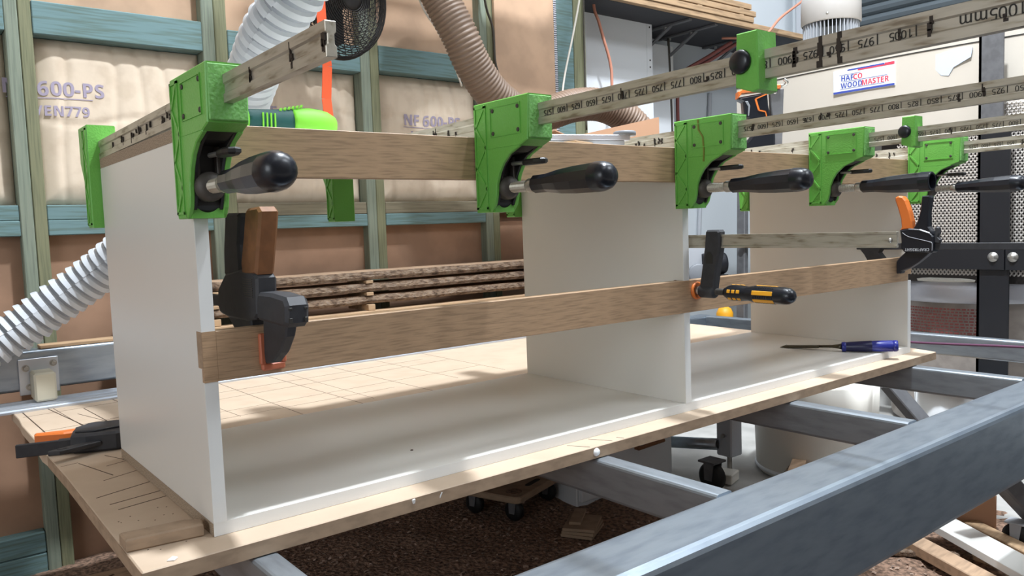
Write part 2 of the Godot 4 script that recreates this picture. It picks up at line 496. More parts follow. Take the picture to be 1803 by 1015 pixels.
# ---------------------------------------------------------------- the room
func room() -> void:
	structure("floor", MB.new().span(Vector3(-3.1, FLOOR - 0.1, -1.8), Vector3(4.05, FLOOR, 3.6)), M.concrete)
	structure("ceiling", MB.new().span(Vector3(-3.1, 3.5, -1.8), Vector3(4.05, 3.6, 3.6)), M.white_wall)
	structure("wall_left", MB.new().span(Vector3(-3.1, FLOOR, -1.8), Vector3(-3.0, 3.5, 3.6)), M.white_wall)
	structure("wall_front", MB.new().span(Vector3(-3.0, FLOOR, 3.5), Vector3(3.9, 3.5, 3.6)), M.dark_wall)  # out of view, kept dark so the bench front catches less light
	structure("wall_rear", MB.new().span(Vector3(1.83, FLOOR, -1.78), Vector3(3.9, 3.5, -1.68)), M.grey_wall)
	var wr := structure("wall_right", MB.new().span(Vector3(3.9, FLOOR, -1.78), Vector3(4.05, 3.5, 3.5)), M.grey_wall)
	# roller door on the right hand wall
	var rd := Node3D.new()
	rd.name = "door_1"
	rd.set_meta("kind", "structure")
	add_child(rd)
	for k in 52:
		var y := FLOOR + 0.02 + k * 0.055
		var m := MB.new().at(Vector3(3.86, y, 0), Basis(Vector3(-1, 0, 0), Vector3(0, 1, 0), Vector3(0, 0, -1)))
		m.prism(v2([0, 0, 0.008, 0, 0.02, 0.012, 0.024, 0.03, 0.018, 0.046, 0.008, 0.053, 0, 0.053]), -2.4, 1.5)
		part("slat", m, M.roller, rd)
	part("jamb", MB.new().span(Vector3(3.8, FLOOR, -1.6), Vector3(3.9, 2.5, -1.52), 0.004), M.light_grey, rd)
	part("jamb", MB.new().span(Vector3(3.8, FLOOR, 2.42), Vector3(3.9, 2.5, 2.5), 0.004), M.light_grey, rd)
	part("head_box", MB.new().span(Vector3(3.66, 2.45, -1.6), Vector3(3.9, 2.75, 2.5), 0.02), M.light_grey, rd)
	# framed back wall
	var w := Node3D.new()
	w.name = "wall_back"
	w.set_meta("kind", "structure")
	add_child(w)
	part("cladding", MB.new().span(Vector3(-3.0, FLOOR, -1.4), Vector3(1.83, 3.5, -1.335)), M.lining, w)
	part("sheet", MB.new().span(Vector3(-3.0, FLOOR, -1.335), Vector3(1.68, 0.37, -1.285)), M.lining, w, "brown lining board below the rail")
	part("sheet", MB.new().span(Vector3(-3.0, 0.9, -1.335), Vector3(1.68, 3.5, -1.285)), M.sheet, w)
	var pairs := [[-1.0, -0.972, -0.944], [-0.484, -0.455, -0.427], [-0.018, 0.0102, 0.038], [0.4295, 0.4625, 0.4962], [0.894, 0.9265, 0.957], [1.345, 1.376, 1.405]]
	for i in pairs.size():
		var q: Array = pairs[i]
		part("stud", MB.new().span(Vector3(q[0], FLOOR, -1.335), Vector3(q[1] - 0.0006, 3.5, WALL), 0.002), M.pine_blue, w)
		part("stud", MB.new().span(Vector3(q[1] + 0.0006, FLOOR, -1.335), Vector3(q[2], 3.5, WALL - 0.002), 0.002), M.pine, w)
	part("stud", MB.new().span(Vector3(1.686, FLOOR, -1.335), Vector3(1.768, 3.5, -1.243), 0.002), M.noggin, w, "blue end stud")
	part("stud", MB.new().span(Vector3(1.77, FLOOR, -1.335), Vector3(1.83, 3.5, -1.243), 0.002), M.pine, w)
	for i in pairs.size() - 1:
		var x0: float = pairs[i][2] + 0.0005
		var x1: float = pairs[i + 1][0] - 0.0005
		part("noggin", MB.new().span(Vector3(x0, 0.405, -1.33), Vector3(x1, 0.441, WALL - 0.003), 0.002), M.noggin if i < 3 else M.pine_rail, w)
		part("noggin", MB.new().span(Vector3(x0, 0.368, -1.33), Vector3(x1, 0.4045, WALL - 0.001), 0.002), M.noggin, w)
		var yo: float = [0.0, 0.0, 0.0, -0.012, -0.002][i]
		part("noggin", MB.new().span(Vector3(x0, 0.843 + yo, -1.33), Vector3(x1, 0.92 + yo, WALL), 0.002), M.noggin, w)
		if i < 2:
			part("bottom_plate", MB.new().span(Vector3(x0, FLOOR, -1.33), Vector3(x1, -0.398, WALL - 0.002), 0.003), M.noggin, w)
			part("bottom_plate", MB.new().span(Vector3(x0, -0.397, -1.33), Vector3(x1, -0.345, WALL - 0.002), 0.003), M.noggin, w)
		if i < 5:
			batt(w, x0, x1, 0.442, 0.842 + yo, i)
	# lining sheet between the last studs, with its foil edge
	part("sheet", MB.new().span(Vector3(1.4, 0.45, -1.249), Vector3(1.668, 1.6, -1.237), 0.001), M.sheet, w, "tan sheet on the face of the studs")
	var fe := MB.new()
	for k in 120:
		fe.box(Vector3(1.676, 0.5 + k * 0.0075, -1.24), Vector3(0.014, 0.0055, 0.006), 0.0015)
	part("foil_edge", fe, M.foil, w)

func batt_z(x: float, y: float, x0: float, x1: float, y0: float, y1: float, k: int, f: FastNoiseLite) -> float:
	var u := (x - x0) / (x1 - x0)
	var v := (y - y0) / (y1 - y0)
	var e := minf(minf(u, 1 - u) * 9.0, minf(v, 1 - v) * 9.0)
	var z := -1.3 + 0.02 * sqrt(clampf(e, 0.0, 1.0))
	z += 0.004 * f.get_noise_2d(x * 3.0 + k * 7.0, y * 2.0)
	for j in 4:   # soft vertical puckers
		var c := x0 + (x1 - x0) * (0.16 + 0.22 * j + 0.05 * sin(k * 3.1 + j * 1.7)) + 0.012 * sin(y * 9.0 + j)
		z -= 0.0045 * exp(-pow((x - c) / 0.008, 2.0))
	var cy := y0 + (y1 - y0) * (0.62 + 0.1 * sin(k * 2.3)) + 0.012 * sin(x * 22.0 + k)
	z -= 0.003 * exp(-pow((y - cy) / 0.007, 2.0))
	return z

func batt(w: Node3D, x0: float, x1: float, y0: float, y1: float, k: int) -> void:
	var f := FastNoiseLite.new()
	f.seed = 40 + k
	f.frequency = 1.0
	var m := MB.new().smooth(1)
	var nx := 70
	var ny := 50
	var g := []
	for j in ny + 1:
		var row := []
		for i in nx + 1:
			var x := lerpf(x0, x1, float(i) / nx)
			var y := lerpf(y0, y1, float(j) / ny)
			row.append(Vector3(x, y, batt_z(x, y, x0, x1, y0, y1, k, f)))
		g.append(row)
	for j in ny:
		for i in nx:
			m.quad(g[j][i], g[j][i + 1], g[j + 1][i + 1], g[j + 1][i])
	var b := part("insulation_batt", m, M.batt, w)
	# the lettering printed on the facing, laid on its surface
	var rows := []
	if k == 2: rows = [["NF 600-PS", -0.033, 0.722, 0.0475], ["MVEN779", 0.0, 0.669, 0.034]]
	if k == 3: rows = [["NF 600-PS", 0.575, 0.699, 0.0475], ["MVEN779", 0.61, 0.646, 0.034]]
	if k == 4: rows = [["NF 600-PS", 1.05, 0.7015, 0.0475], ["MVEN779", 1.075, 0.654, 0.034]]
	if rows.is_empty(): return
	var st := SurfaceTool.new()
	st.begin(Mesh.PRIMITIVE_TRIANGLES)
	for r in rows:
		var a: Array = words(r[0], r[3], true, true).surface_get_arrays(0)
		var v: PackedVector3Array = a[Mesh.ARRAY_VERTEX]
		var ids: PackedInt32Array = a[Mesh.ARRAY_INDEX] if a[Mesh.ARRAY_INDEX] != null else PackedInt32Array(range(v.size()))
		for q in ids:
			var p := v[q]
			var x: float = r[1] + p.x
			var y: float = r[2] + p.y
			st.set_normal(Vector3(0, 0, 1))
			st.add_vertex(Vector3(x, y, (batt_z(x, y, x0, x1, y0, y1, k, f) if x > x0 else -1.279) + 0.0012 + p.z))
	var xa: float = rows[0][1]
	for s in 24:
		var y: float = rows[0][2] - 0.0235
		var p := []
		for c in [[0, 0], [1, 0], [1, 1], [0, 1]]:
			var x: float = xa + (s + c[0]) * 0.0081
			p.append(Vector3(x, y + c[1] * 0.0022, batt_z(x, y, x0, x1, y0, y1, k, f) + 0.0012))
		for q in [0, 2, 1, 0, 3, 2]:
			st.set_normal(Vector3(0, 0, 1))
			st.add_vertex(p[q])
	part("printed_lettering", st.commit(), M.print, b)

# ---------------------------------------------------------------- bench
func rhs(a: Vector3, b: Vector3, w: float, h: float, r := 0.007) -> MB:   # hollow section with rounded corners; a, b are the middles of its top face
	var m := MB.new()
	var z := (b - a).normalized()
	var x := Vector3.UP.cross(z).normalized()
	m.xf = Transform3D(Basis(x, Vector3.UP, z), a - Vector3(0, h / 2, 0))
	var p := []
	for c in [[1, 1, 0], [-1, 1, 90], [-1, -1, 180], [1, -1, 270]]:
		for k in 4:
			var t := deg_to_rad(c[2] + k * 30.0)
			p.append(Vector2(c[0] * (w / 2 - r) + cos(t) * r, c[1] * (h / 2 - r) + sin(t) * r))
	m.prism(p, 0.0, a.distance_to(b))
	return m

func bench() -> void:
	var o := thing("steel_bench", "galvanised steel bench frame of square tubes under the wide board", "bench frame", Vector3.ZERO)
	part("front_beam", rhs(Vector3(-0.55, -0.02, 0.322), Vector3(2.26, -0.02, 0.324), 0.092, 0.15, 0.011), M.galv, o)
	for x in [0.0425, 0.593, 1.137, 1.66, 2.215]:
		part("cross_beam", rhs(Vector3(x, -0.0205, -1.0), Vector3(x, -0.0205, 0.277), 0.0345, 0.061, 0.006), M.galv_z, o)
	part("rear_beam", rhs(Vector3(0.03, -0.02, -1.03), Vector3(2.232, -0.02, -1.03), 0.06, 0.1, 0.008), M.galv, o)
	for p in [Vector3(-0.3, 0, 0.322), Vector3(1.95, 0, 0.322), Vector3(0.2, 0, -1.03), Vector3(1.95, 0, -1.03)]:
		part("leg", MB.new().span(Vector3(p.x - 0.03, FLOOR, p.z - 0.03), Vector3(p.x + 0.03, -0.1, p.z + 0.03), 0.005), M.galv_z, o)
	# upright rail behind the board, with its bolted plate
	var r := part("rear_rail", rhs(Vector3(-0.7, 0.116, -1.107), Vector3(1.62, 0.116, -1.107), 0.05, 0.088, 0.006), M.galv, o)
	part("capping", MB.new().span(Vector3(-0.02, 0.1165, -1.13), Vector3(1.6, 0.124, -1.088), 0.001), M.raw_pine, r, "thin timber strip on top")
	for x in [0.25, 0.85, 1.5]:
		part("post", MB.new().span(Vector3(x - 0.02, -0.02, -1.12), Vector3(x + 0.02, 0.03, -1.09), 0.003), M.galv, r)
	var pl := part("bolt_plate", MB.new().span(Vector3(-0.066, 0.02, -1.081), Vector3(0.011, 0.099, -1.076), 0.001), M.alu, o)
	for q in [Vector2(-0.052, 0.079), Vector2(0.001, 0.085), Vector2(-0.047, 0.037)]:
		var b := MB.new().cyl(Vector3(q.x, q.y, -1.076), Vector3(q.x, q.y, -1.0745), 0.0075, 14).cyl(Vector3(q.x, q.y, -1.0745), Vector3(q.x, q.y, -1.069), 0.0055, 6, 0.001)
		part("bolt", b, M.zinc, pl)
	part("stub_arm", MB.new().span(Vector3(-0.046, 0.012, -1.076), Vector3(-0.004, 0.074, -1.012), 0.004), M.beige, o, "beige stub tube")
	# board
	var bd := thing("bench_board", "wide tan fibreboard sheet with saw cuts lying on the steel frame", "board", Vector3.ZERO)
	var q := [Vector2(-0.09, -0.046), Vector2(-0.088, 0.4), Vector2(-0.09, 0.56), Vector2(-0.093, 0.6), Vector2(-0.09, 0.7), Vector2(-0.092, 0.85), Vector2(-0.089, 0.92), Vector2(-0.091, 1.02), Vector2(1.86, 1.02), Vector2(1.852, 0.75), Vector2(1.81, 0.2), Vector2(1.795, 0.03), Vector2(1.77, -0.042)]
	part("sheet", MB.new().at(Vector3.ZERO, XZ).prism(q, -0.0195, 0.0, 0.0012), M.mdf, bd)
	part("shaded_cut_edge", MB.new().bar(Vector3(-0.09, -0.0098, 0.0462), Vector3(1.77, -0.0098, 0.0422), 0.0005, 0.0175), M.mdf_edge, bd, "sawn front edge, also darkened for its shade")  # strip in sawn MDF tone, put on to darken the edge as shade does
	part("shaded_cut_edge", MB.new().bar(Vector3(-0.0904, -0.0098, 0.045), Vector3(-0.0884, -0.0098, -0.4), 0.0005, 0.0175).bar(Vector3(-0.0884, -0.0098, -0.4), Vector3(-0.0903, -0.0098, -0.56), 0.0005, 0.0175), M.mdf_edge, bd, "sawn left edge, also darkened for its shade")
	var kf := MB.new()
	var cuts := [
		[-0.075, -0.26, 0.0, -0.285, 2.0], [-0.067, -0.217, 0.0, -0.23, 2.0], [-0.063, -0.187, 0.0, -0.2, 2.0], [-0.05, -0.34, 0.0, -0.36, 1.4], [-0.03, -0.42, 0.0, -0.43, 1.2], [-0.085, -0.47, -0.06, -0.475, 1.2],
		[-0.06, -0.47, -0.033, -0.36, 1.6], [-0.018, -0.49, 0.0, -0.44, 1.5],
		[-0.075, -1.0, -0.062, -0.6, 2.4], [-0.03, -1.0, 0.01, -0.66, 2.4], [-0.02, -1.0, 0.0, -0.7, 1.2], [0.03, -0.93, 0.05, -0.62, 2.0], [0.01, -0.88, 0.05, -0.72, 1.6], [0.095, -1.0, 0.12, -0.75, 2.0],
		[-0.07, -0.76, 0.2, -0.79, 0.9], [-0.065, -0.72, 0.2, -0.75, 0.9], [-0.08, -0.93, 0.3, -0.96, 0.7],
		[0.1, -0.86, 0.85, -0.9, 0.7], [0.05, -0.78, 0.9, -0.84, 0.7], [0.1, -0.66, 0.9, -0.7, 0.6], [0.12, -0.6, 0.6, -0.62, 0.5],
		[0.22, -1.0, 0.245, -0.6, 1.0], [0.33, -1.0, 0.34, -0.5, 1.2], [0.45, -1.0, 0.47, -0.5, 1.2], [0.5, -1.0, 0.51, -0.55, 0.7], [0.62, -1.0, 0.64, -0.5, 1.0], [0.75, -1.0, 0.76, -0.6, 0.8], [0.9, -1.0, 0.9, -0.6, 0.8]]
	for cc in cuts:
		kf.bar(Vector3(cc[0], 0.0, cc[1]), Vector3(cc[2], 0.0, cc[3]), cc[4] * 0.0009, 0.0005)
	for cc in [[0.55, 0.008, 0.57, 0.04], [0.6, 0.005, 0.62, 0.04], [0.64, 0.03, 0.645, 0.042]]:
		kf.bar(Vector3(cc[0], 0.0, cc[1]), Vector3(cc[2], 0.0, cc[3]), 0.0012, 0.0005)
	for k in 26:
		var p := Vector3(randf_range(-0.08, -0.01), 0.0, randf_range(-0.16, 0.0))
		kf.box(p, Vector3(0.0016, 0.0005, 0.0012))
	part("saw_kerfs", kf, M.kerf, bd, "dark saw cuts in the surface").set_meta("kind", "stuff")
	part("offcut_step", MB.new().at(Vector3.ZERO, XZ).prism(v2([-0.0905, 0.052, -0.0905, 0.022, -0.008, 0.012, -0.004, 0.03, -0.02, 0.044]), 0.0, 0.0155, 0.002), M.mdf_edge, bd, "worn raised lip at the corner")
	single("guide_rail", track(), M.alu, "ribbed silver aluminium guide rail along the rear edge of the bench board", "rail")
	single("clear_stud", MB.new().smooth(1).turned(Vector3(0.579, -0.009, 0.0425), Vector3(0, 0.1, 1), v2([0, 0, 0.0055, 0.0, 0.007, 0.002, 0.0055, 0.005, 0, 0.0065]), 14), M.wax, "small clear round plastic stud on the front edge of the bench board", "stud")
	var sg := "white plastic slivers stuck to the front edge"
	single("plastic_sliver", MB.new().bar(Vector3(0.244, -0.012, 0.044), Vector3(0.243, -0.002, 0.046), 0.005, 0.002, Vector3(0, 0, 1), 0.0008), M.wax, "stubby white plastic sliver on the board edge, the left one", "sliver", sg)
	single("plastic_sliver", MB.new().bar(Vector3(0.283, -0.014, 0.044), Vector3(0.287, -0.003, 0.047), 0.002, 0.0015, Vector3(0, 0, 1), 0.0006), M.wax, "thin curved white plastic sliver on the board edge, the right one", "sliver", sg)
	single("glue_flake", MB.new().at(Vector3.ZERO, XZ).prism(v2([-0.062, -0.034, -0.055, -0.038, -0.05, -0.032, -0.054, -0.026]), 0.0002, 0.0018, 0.0005), M.wax, "small white flake on the sunny corner of the bench board", "flake")

func track() -> MB:
	var m := MB.new().at(Vector3(1.3, 0, -1.012), ZY)
	m.prism(v2([-0.034, 0, 0.03, 0, 0.03, 0.004, 0.018, 0.0055, 0.017, 0.009, 0.011, 0.009, 0.01, 0.006, -0.002, 0.007, -0.003, 0.011, -0.012, 0.011, -0.013, 0.008, -0.026, 0.008, -0.027, 0.0145, -0.034, 0.0145]), 0.0, 2.1)
	return m

# ---------------------------------------------------------------- carcass
func carcass() -> void:
	var o := thing("cabinet_carcass", "long white melamine cabinet carcass with oak rails held in clamps on the board", "cabinet", Vector3.ZERO)
	var bp := part("base_panel", MB.new().span(Vector3(0.0006, 0.0005, -D), Vector3(XR - 0.0006, T, -0.0006)), M.melamine, o)
	part("raw_edge", MB.new().span(Vector3(0, 0.0005, -D), Vector3(0.0006, T - 0.0008, -0.0006)), M.chip, bp, "raw chipboard cut end")
	part("edge_band", MB.new().span(Vector3(0.0, 0.0004, -0.0006), Vector3(XR, T, 0.0)), M.edging, bp)
	var r0 := 0.1828
	var r1 := 0.2417
	var u0 := 0.4193
	var u1 := 0.4797
	# end panels notched for both rails
	for x in [0.0, XR - T]:
		var p := [Vector2(-D, T), Vector2(0, T), Vector2(0, r0), Vector2(-0.006, r0), Vector2(-0.006, r0 + 0.016), Vector2(-0.018, r0 + 0.016), Vector2(-0.018, r1), Vector2(0, r1), Vector2(0, u0), Vector2(-0.018, u0), Vector2(-0.018, H), Vector2(-D, H)]
		var ep := part("end_panel", MB.new().at(Vector3(x + T, 0, 0), ZY).prism(p, 0.0, T, 0.0004), M.melamine, o)
		part("edge_band", MB.new().span(Vector3(x + 0.0003, T, 0), Vector3(x + T - 0.0003, r0, 0.0005)).span(Vector3(x + 0.0003, r1 + 0.0003, 0), Vector3(x + T - 0.0003, u0, 0.0005)), M.edging, ep)
	var dp := [Vector2(-D, T), Vector2(0, T), Vector2(0, r0), Vector2(-0.018, r0), Vector2(-0.018, r1), Vector2(0, r1), Vector2(0, u0), Vector2(-0.018, u0), Vector2(-0.018, H), Vector2(-D, H)]
	var dv := part("divider", MB.new().at(Vector3(XD + T, 0, 0), ZY).prism(dp, 0.0, T, 0.0004), M.melamine, o)
	part("edge_band", MB.new().span(Vector3(XD + 0.0003, T, 0), Vector3(XD + T - 0.0003, r0, 0.0005)).span(Vector3(XD + 0.0003, r1, 0), Vector3(XD + T - 0.0003, u0, 0.0005)), M.edging, dv)
	var tp := part("top_panel", MB.new().span(Vector3(0.0006, H, -D), Vector3(XR, u1 - 0.0002, -0.018)), M.melamine, o)
	part("raw_edge", MB.new().span(Vector3(0, H + 0.0006, -D), Vector3(0.0006, u1 - 0.0004, -0.018)), M.chip, tp, "raw chipboard cut end")
	part("upper_rail", MB.new().span(Vector3(0.0002, u0 + 0.0003, -0.018), Vector3(XR - 0.0002, u1, 0), 0.0006), M.oak, o, "oak rail under the green clamps")
	var lr := part("lower_rail", MB.new().span(Vector3(T, r0, -0.018), Vector3(XR - T, r1, 0.0012), 0.0006).span(Vector3(0.0002, r0 + 0.016, -0.018), Vector3(T, r1, 0.0012)).span(Vector3(0.0002, r0, -0.006), Vector3(T, r0 + 0.016, 0.0012)).span(Vector3(XR - T, r0 + 0.016, -0.018), Vector3(XR - 0.0002, r1, 0.0012)), M.oak, o, "oak rail let into the panels halfway up")
	part("raw_edge", MB.new().span(Vector3(0, r0 + 0.017, -0.0178), Vector3(0.0002, r1 - 0.0005, 0.0)), M.mdf_edge, lr)
	part("notch_mark", MB.new().span(Vector3(XD - 0.004, r1 - 0.0002, -0.019), Vector3(XD + 0.004, r1 + 0.0006, -0.016)), M.kerf, dv)
	part("speck", MB.new().smooth(1).turned(Vector3(0.33, T, -0.1), Vector3.UP, v2([0.0025, 0, 0.002, 0.0008, 0, 0.001]), 8), M.kerf, bp)

# ---------------------------------------------------------------- parallel clamps
func bar_profile(h: float, t: float) -> Array:
	return v2([-t / 2, -h / 2, t / 2, -h / 2, t / 2, -h * 0.2, t * 0.33, -h * 0.14, t * 0.33, h * 0.14, t / 2, h * 0.2, t / 2, h / 2, -t / 2, h / 2, -t / 2, h * 0.2, -t * 0.33, h * 0.14, -t * 0.33, -h * 0.14, -t / 2, -h * 0.2])

func brace(m: MB, x: float, z0: float, z1: float, y0: float, y1: float, n: int, sgn: float) -> void:   # raised rib pattern on a cheek
	var t := 0.0016
	var c := x + sgn * t / 2
	m.span(Vector3(c - t / 2, y0, z0), Vector3(c + t / 2, y1, z0 + 0.003))
	m.span(Vector3(c - t / 2, y0, z1 - 0.003), Vector3(c + t / 2, y1, z1))
	m.span(Vector3(c - t / 2, y0, z0), Vector3(c + t / 2, y0 + 0.003, z1))
	m.span(Vector3(c - t / 2, y1 - 0.003, z0), Vector3(c + t / 2, y1, z1))
	var h := (y1 - y0) / n
	for k in n:
		var a := Vector3(c, y0 + h * k, z0 + 0.002 if k % 2 == 0 else z1 - 0.002)
		var b := Vector3(c, y0 + h * (k + 1), z1 - 0.002 if k % 2 == 0 else z0 + 0.002)
		m.bar(a, b, 0.0035, t, Vector3(1, 0, 0))

func parallel_clamp(xl: float, label: String, bar_end: float, first: int, stop_z: float, capped: bool, y := 0.0, tilt := 0.0) -> void:
	var o := thing("parallel_clamp", label, "clamp", Vector3(xl, 0.3715, 0), "green parallel clamps across the top of the carcass")
	var B := Vector3(0, -0.3715 + y, 0)
	var w := 0.0425
	var cx := w / 2
	# moving head
	var m := MB.new()
	var nose := v2([0, 0.5245, 0.122, 0.5245, 0.1185, 0.465, 0.1, 0.4585, 0.031, 0.4585, 0.031, 0.383, 0.0335, 0.3715, 0, 0.3715])
	m.at(B + Vector3(w, 0, 0.0006), ZY).prism(nose, 0.0, w, 0.0012)
	var cheek := v2([0.03, 0.46, 0.101, 0.4595, 0.101, 0.4575, 0.079, 0.449, 0.064, 0.437, 0.055, 0.424, 0.0495, 0.41, 0.0475, 0.395, 0.044, 0.383, 0.0385, 0.376, 0.0335, 0.3715, 0.03, 0.3715])
	m.at(B + Vector3(w, 0, 0), ZY).prism(cheek, 0.0, 0.0055, 0.001)
	m.at(B + Vector3(0.0055, 0, 0), ZY).prism(cheek, 0.0, 0.0055, 0.001)
	m.at(B).span(Vector3(0.005, 0.3716, 0.03), Vector3(w - 0.005, 0.3775, 0.0365), 0.001)
	for sg in [-1.0, 1.0]:   # rounded foot of the opening
		var cor := [Vector2(sg * (cx - 0.004), 0.3716), Vector2(sg * (cx - 0.004), 0.402)]
		for k in 9:
			var t := PI / 2 * k / 8
			cor.append(Vector2(sg * cos(t) * (cx - 0.0055), 0.395 - sin(t) * 0.0175))
		cor.append(Vector2(0.0, 0.3716))
		m.at(B + Vector3(cx, 0, 0)).prism(cor, 0.031, 0.0385 if sg < 0 else 0.0385, 0.0)
	var hd := part("moving_jaw", m, M.green, o)
	m = MB.new().at(B)
	brace(m, 0.0, 0.003, 0.03, 0.376, 0.52, 5, -1.0)
	brace(m, w, 0.003, 0.03, 0.376, 0.52, 5, 1.0)
	part("bracing_rib", m, M.green, hd)
	for s in [[-0.0012, 0.0], [w, w + 0.0012]]:
		m = MB.new().at(B)
		m.span(Vector3(s[0], 0.4745, 0.041), Vector3(s[1], 0.4755, 0.105)).span(Vector3(s[0], 0.5145, 0.041), Vector3(s[1], 0.5155, 0.105)).span(Vector3(s[0], 0.4745, 0.04), Vector3(s[1], 0.5155, 0.041)).span(Vector3(s[0], 0.4745, 0.105), Vector3(s[1], 0.5155, 0.106))
		part("side_plate", m, M.green, hd)
	for q in [[0.0455, 0.4795], [0.0455, 0.5105], [0.1005, 0.4795], [0.1005, 0.5105]]:
		var p := B + Vector3(-0.0014, q[1], q[0])
		part("screw", MB.new().cyl(p + Vector3(0.002, 0, 0), p, 0.0029, 10, 0.0004).cyl(p, p + Vector3(-0.0002, 0, 0), 0.0014, 6), M.boss, hd)
	part("end_face", MB.new().at(B).span(Vector3(0.0015, 0.467, 0.1195), Vector3(w - 0.0015, 0.523, 0.1232), 0.001), M.dust_green, hd, "dusty end face")
	# black works inside the jaw
	m = MB.new().at(B)
	m.at(B + Vector3(w - 0.0056, 0, 0), ZY).prism(v2([0.0316, 0.4584, 0.098, 0.4584, 0.08, 0.452, 0.04, 0.45, 0.04, 0.385, 0.036, 0.3777, 0.0316, 0.3777]), 0.0, w - 0.0112)
	for s in [0.0058, w - 0.0088]:
		m.at(B + Vector3(s + 0.003, 0, 0), ZY).prism(v2([0.032, 0.457, 0.095, 0.457, 0.074, 0.447, 0.06, 0.435, 0.051, 0.42, 0.047, 0.395, 0.041, 0.381, 0.032, 0.379]), 0.0, 0.003)
	part("inner_frame", m, M.black, o)
	part("boss", MB.new().smooth(1).turned(B + Vector3(cx, 0.405, 0.036), Vector3(0, 0, 1), v2([0, 0, 0.0165, 0, 0.0165, 0.014, 0.0155, 0.019, 0.0105, 0.023, 0, 0.023]), 20).smooth(-1).at(B).span(Vector3(cx - 0.0155, 0.405, 0.036), Vector3(cx - 0.009, 0.449, 0.05), 0.001).span(Vector3(cx + 0.009, 0.405, 0.036), Vector3(cx + 0.0155, 0.449, 0.05), 0.001), M.boss, o)
	part("pivot_pin", MB.new().cyl(B + Vector3(cx - 0.002, 0.4375, 0.062), B + Vector3(cx - 0.002, 0.437, 0.086), 0.0028, 10), M.zinc, o)
	m = MB.new().at(B + Vector3(cx + 0.003, 0.4335, 0.0), XZ)
	m.prism(v2([-0.005, -0.08, 0.005, -0.08, 0.0085, -0.092, 0.0095, -0.112, 0.007, -0.123, 0.0, -0.126, -0.007, -0.123, -0.0095, -0.112, -0.0085, -0.092]), 0.0, 0.0075, 0.002)
	part("release_lever", m, M.black, o)
	# screw and handle
	var pr := [Vector2(0, 0)]
	for k in 13:
		pr.append(Vector2(0.0079, k * 0.0036))
		pr.append(Vector2(0.0066, k * 0.0036 + 0.0018))
	pr.append(Vector2(0, 0.047))
	part("screw_thread", MB.new().turned(B + Vector3(cx, 0.405, 0.058), Vector3(0, 0.0, 1), pr, 14), M.steel, o)
	part("ferrule", MB.new().smooth(1).turned(B + Vector3(cx, 0.4055, 0.094), Vector3(0, 0.0, 1), v2([0, 0, 0.0092, 0, 0.0098, 0.002, 0.0098, 0.013, 0.0085, 0.015, 0, 0.015]), 14), M.zinc, o)
	m = MB.new()
	var hp := v2([0, 0, 0.0105, 0, 0.0125, 0.003, 0.0125, 0.018, 0.0128, 0.028, 0.0163, 0.055, 0.0183, 0.085, 0.019, 0.118])
	var hq := v2([0.019, 0.118, 0.0185, 0.13, 0.0165, 0.138, 0.0125, 0.1435, 0.0065, 0.146, 0, 0.1465])
	if not capped:
		hq = v2([0.019, 0.118, 0.0185, 0.137, 0.0172, 0.138, 0.0142, 0.138, 0.0142, 0.1, 0, 0.1])
	m.turned(B + Vector3(cx, 0.4065, 0.106), Vector3(0, 0.012, 1), hp, 10, 0.3)
	m.smooth(2 if capped else -1).turned(B + Vector3(cx, 0.4065, 0.106), Vector3(0, 0.012, 1), hq, 20 if not capped else 20, 0.3)
	part("handle", m, M.handle, o)
	# bar, rising a little towards the viewer
	var hb := 0.028
	var yb := 0.497
	var bx := cx
	var bz := -0.5
	var tl := Basis(Vector3.RIGHT, -0.009)
	var Bt := B + Vector3(bx, yb, 0)
	var bar := part("bar", MB.new().at(Bt, tl).prism(bar_profile(hb, 0.0095), bz, bar_end, 0.0006), M.steel, o)
	var face := -0.0095 * 0.33 - 0.0006
	if first > 0:
		var st := SurfaceTool.new()
		st.begin(Mesh.PRIMITIVE_TRIANGLES)
		var tb := Basis(Vector3(0, 0, -1), Vector3(0, -1, 0), Vector3(-1, 0, 0))
		var n := first
		while n <= 975:
			var z := 0.1543 + (n - 575) * 0.00107
			if z > bar_end: break
			st.append_from(words("|%d" % n, 0.0095, false, true), 0, Transform3D(tl, Bt) * Transform3D(tb, Vector3(face, -0.0005, z)))
			n += 25
		if bar_end > 0.7:
			st.append_from(words("|1005", 0.0095, false, true), 0, Transform3D(tl, Bt) * Transform3D(tb, Vector3(face, -0.0005, 0.6155)))
			st.append_from(words("=1005mm", 0.0125, false, true), 0, Transform3D(tl, Bt) * Transform3D(tb, Vector3(face, 0, 0.703)))
		part("printed_scale", st.commit(), M.ink, bar, "black millimetre figures printed upside down")
	# glue and dirt left on the bar
	var dm := MB.new().at(Bt, tl)
	var rng := RandomNumberGenerator.new()
	rng.seed = int(xl * 1000) + 5
	for k in 22:
		var z := rng.randf_range(0.15, bar_end) if k < 6 else rng.randf_range(-0.43, -0.03)
		var hh := rng.randf_range(0.005, 0.016)
		var yy := rng.randf_range(-0.006, 0.004)
		for s in 3:
			dm.box(Vector3(-0.0039, yy + (s - 1) * hh * 0.33, z + rng.randf_range(-0.0015, 0.0015)), Vector3(0.002, hh * 0.4, rng.randf_range(0.0012, 0.004)))
	if first > 0 and stop_z > 0.4:
		for q in [[0.5, 0.55], [0.526, 1.0], [0.5445, 1.0]]:
			for s in 5:
				dm.box(Vector3(-0.00405, (s - 2) * 0.0056 * q[1], q[0] + rng.randf_range(-0.001, 0.001)), Vector3(0.0022, 0.006, rng.randf_range(0.003, 0.0062)), 0.0002)
	part("glue_stain", dm, M.glue, bar).set_meta("kind", "stuff")
	# fixed jaw at the back
	m = MB.new()
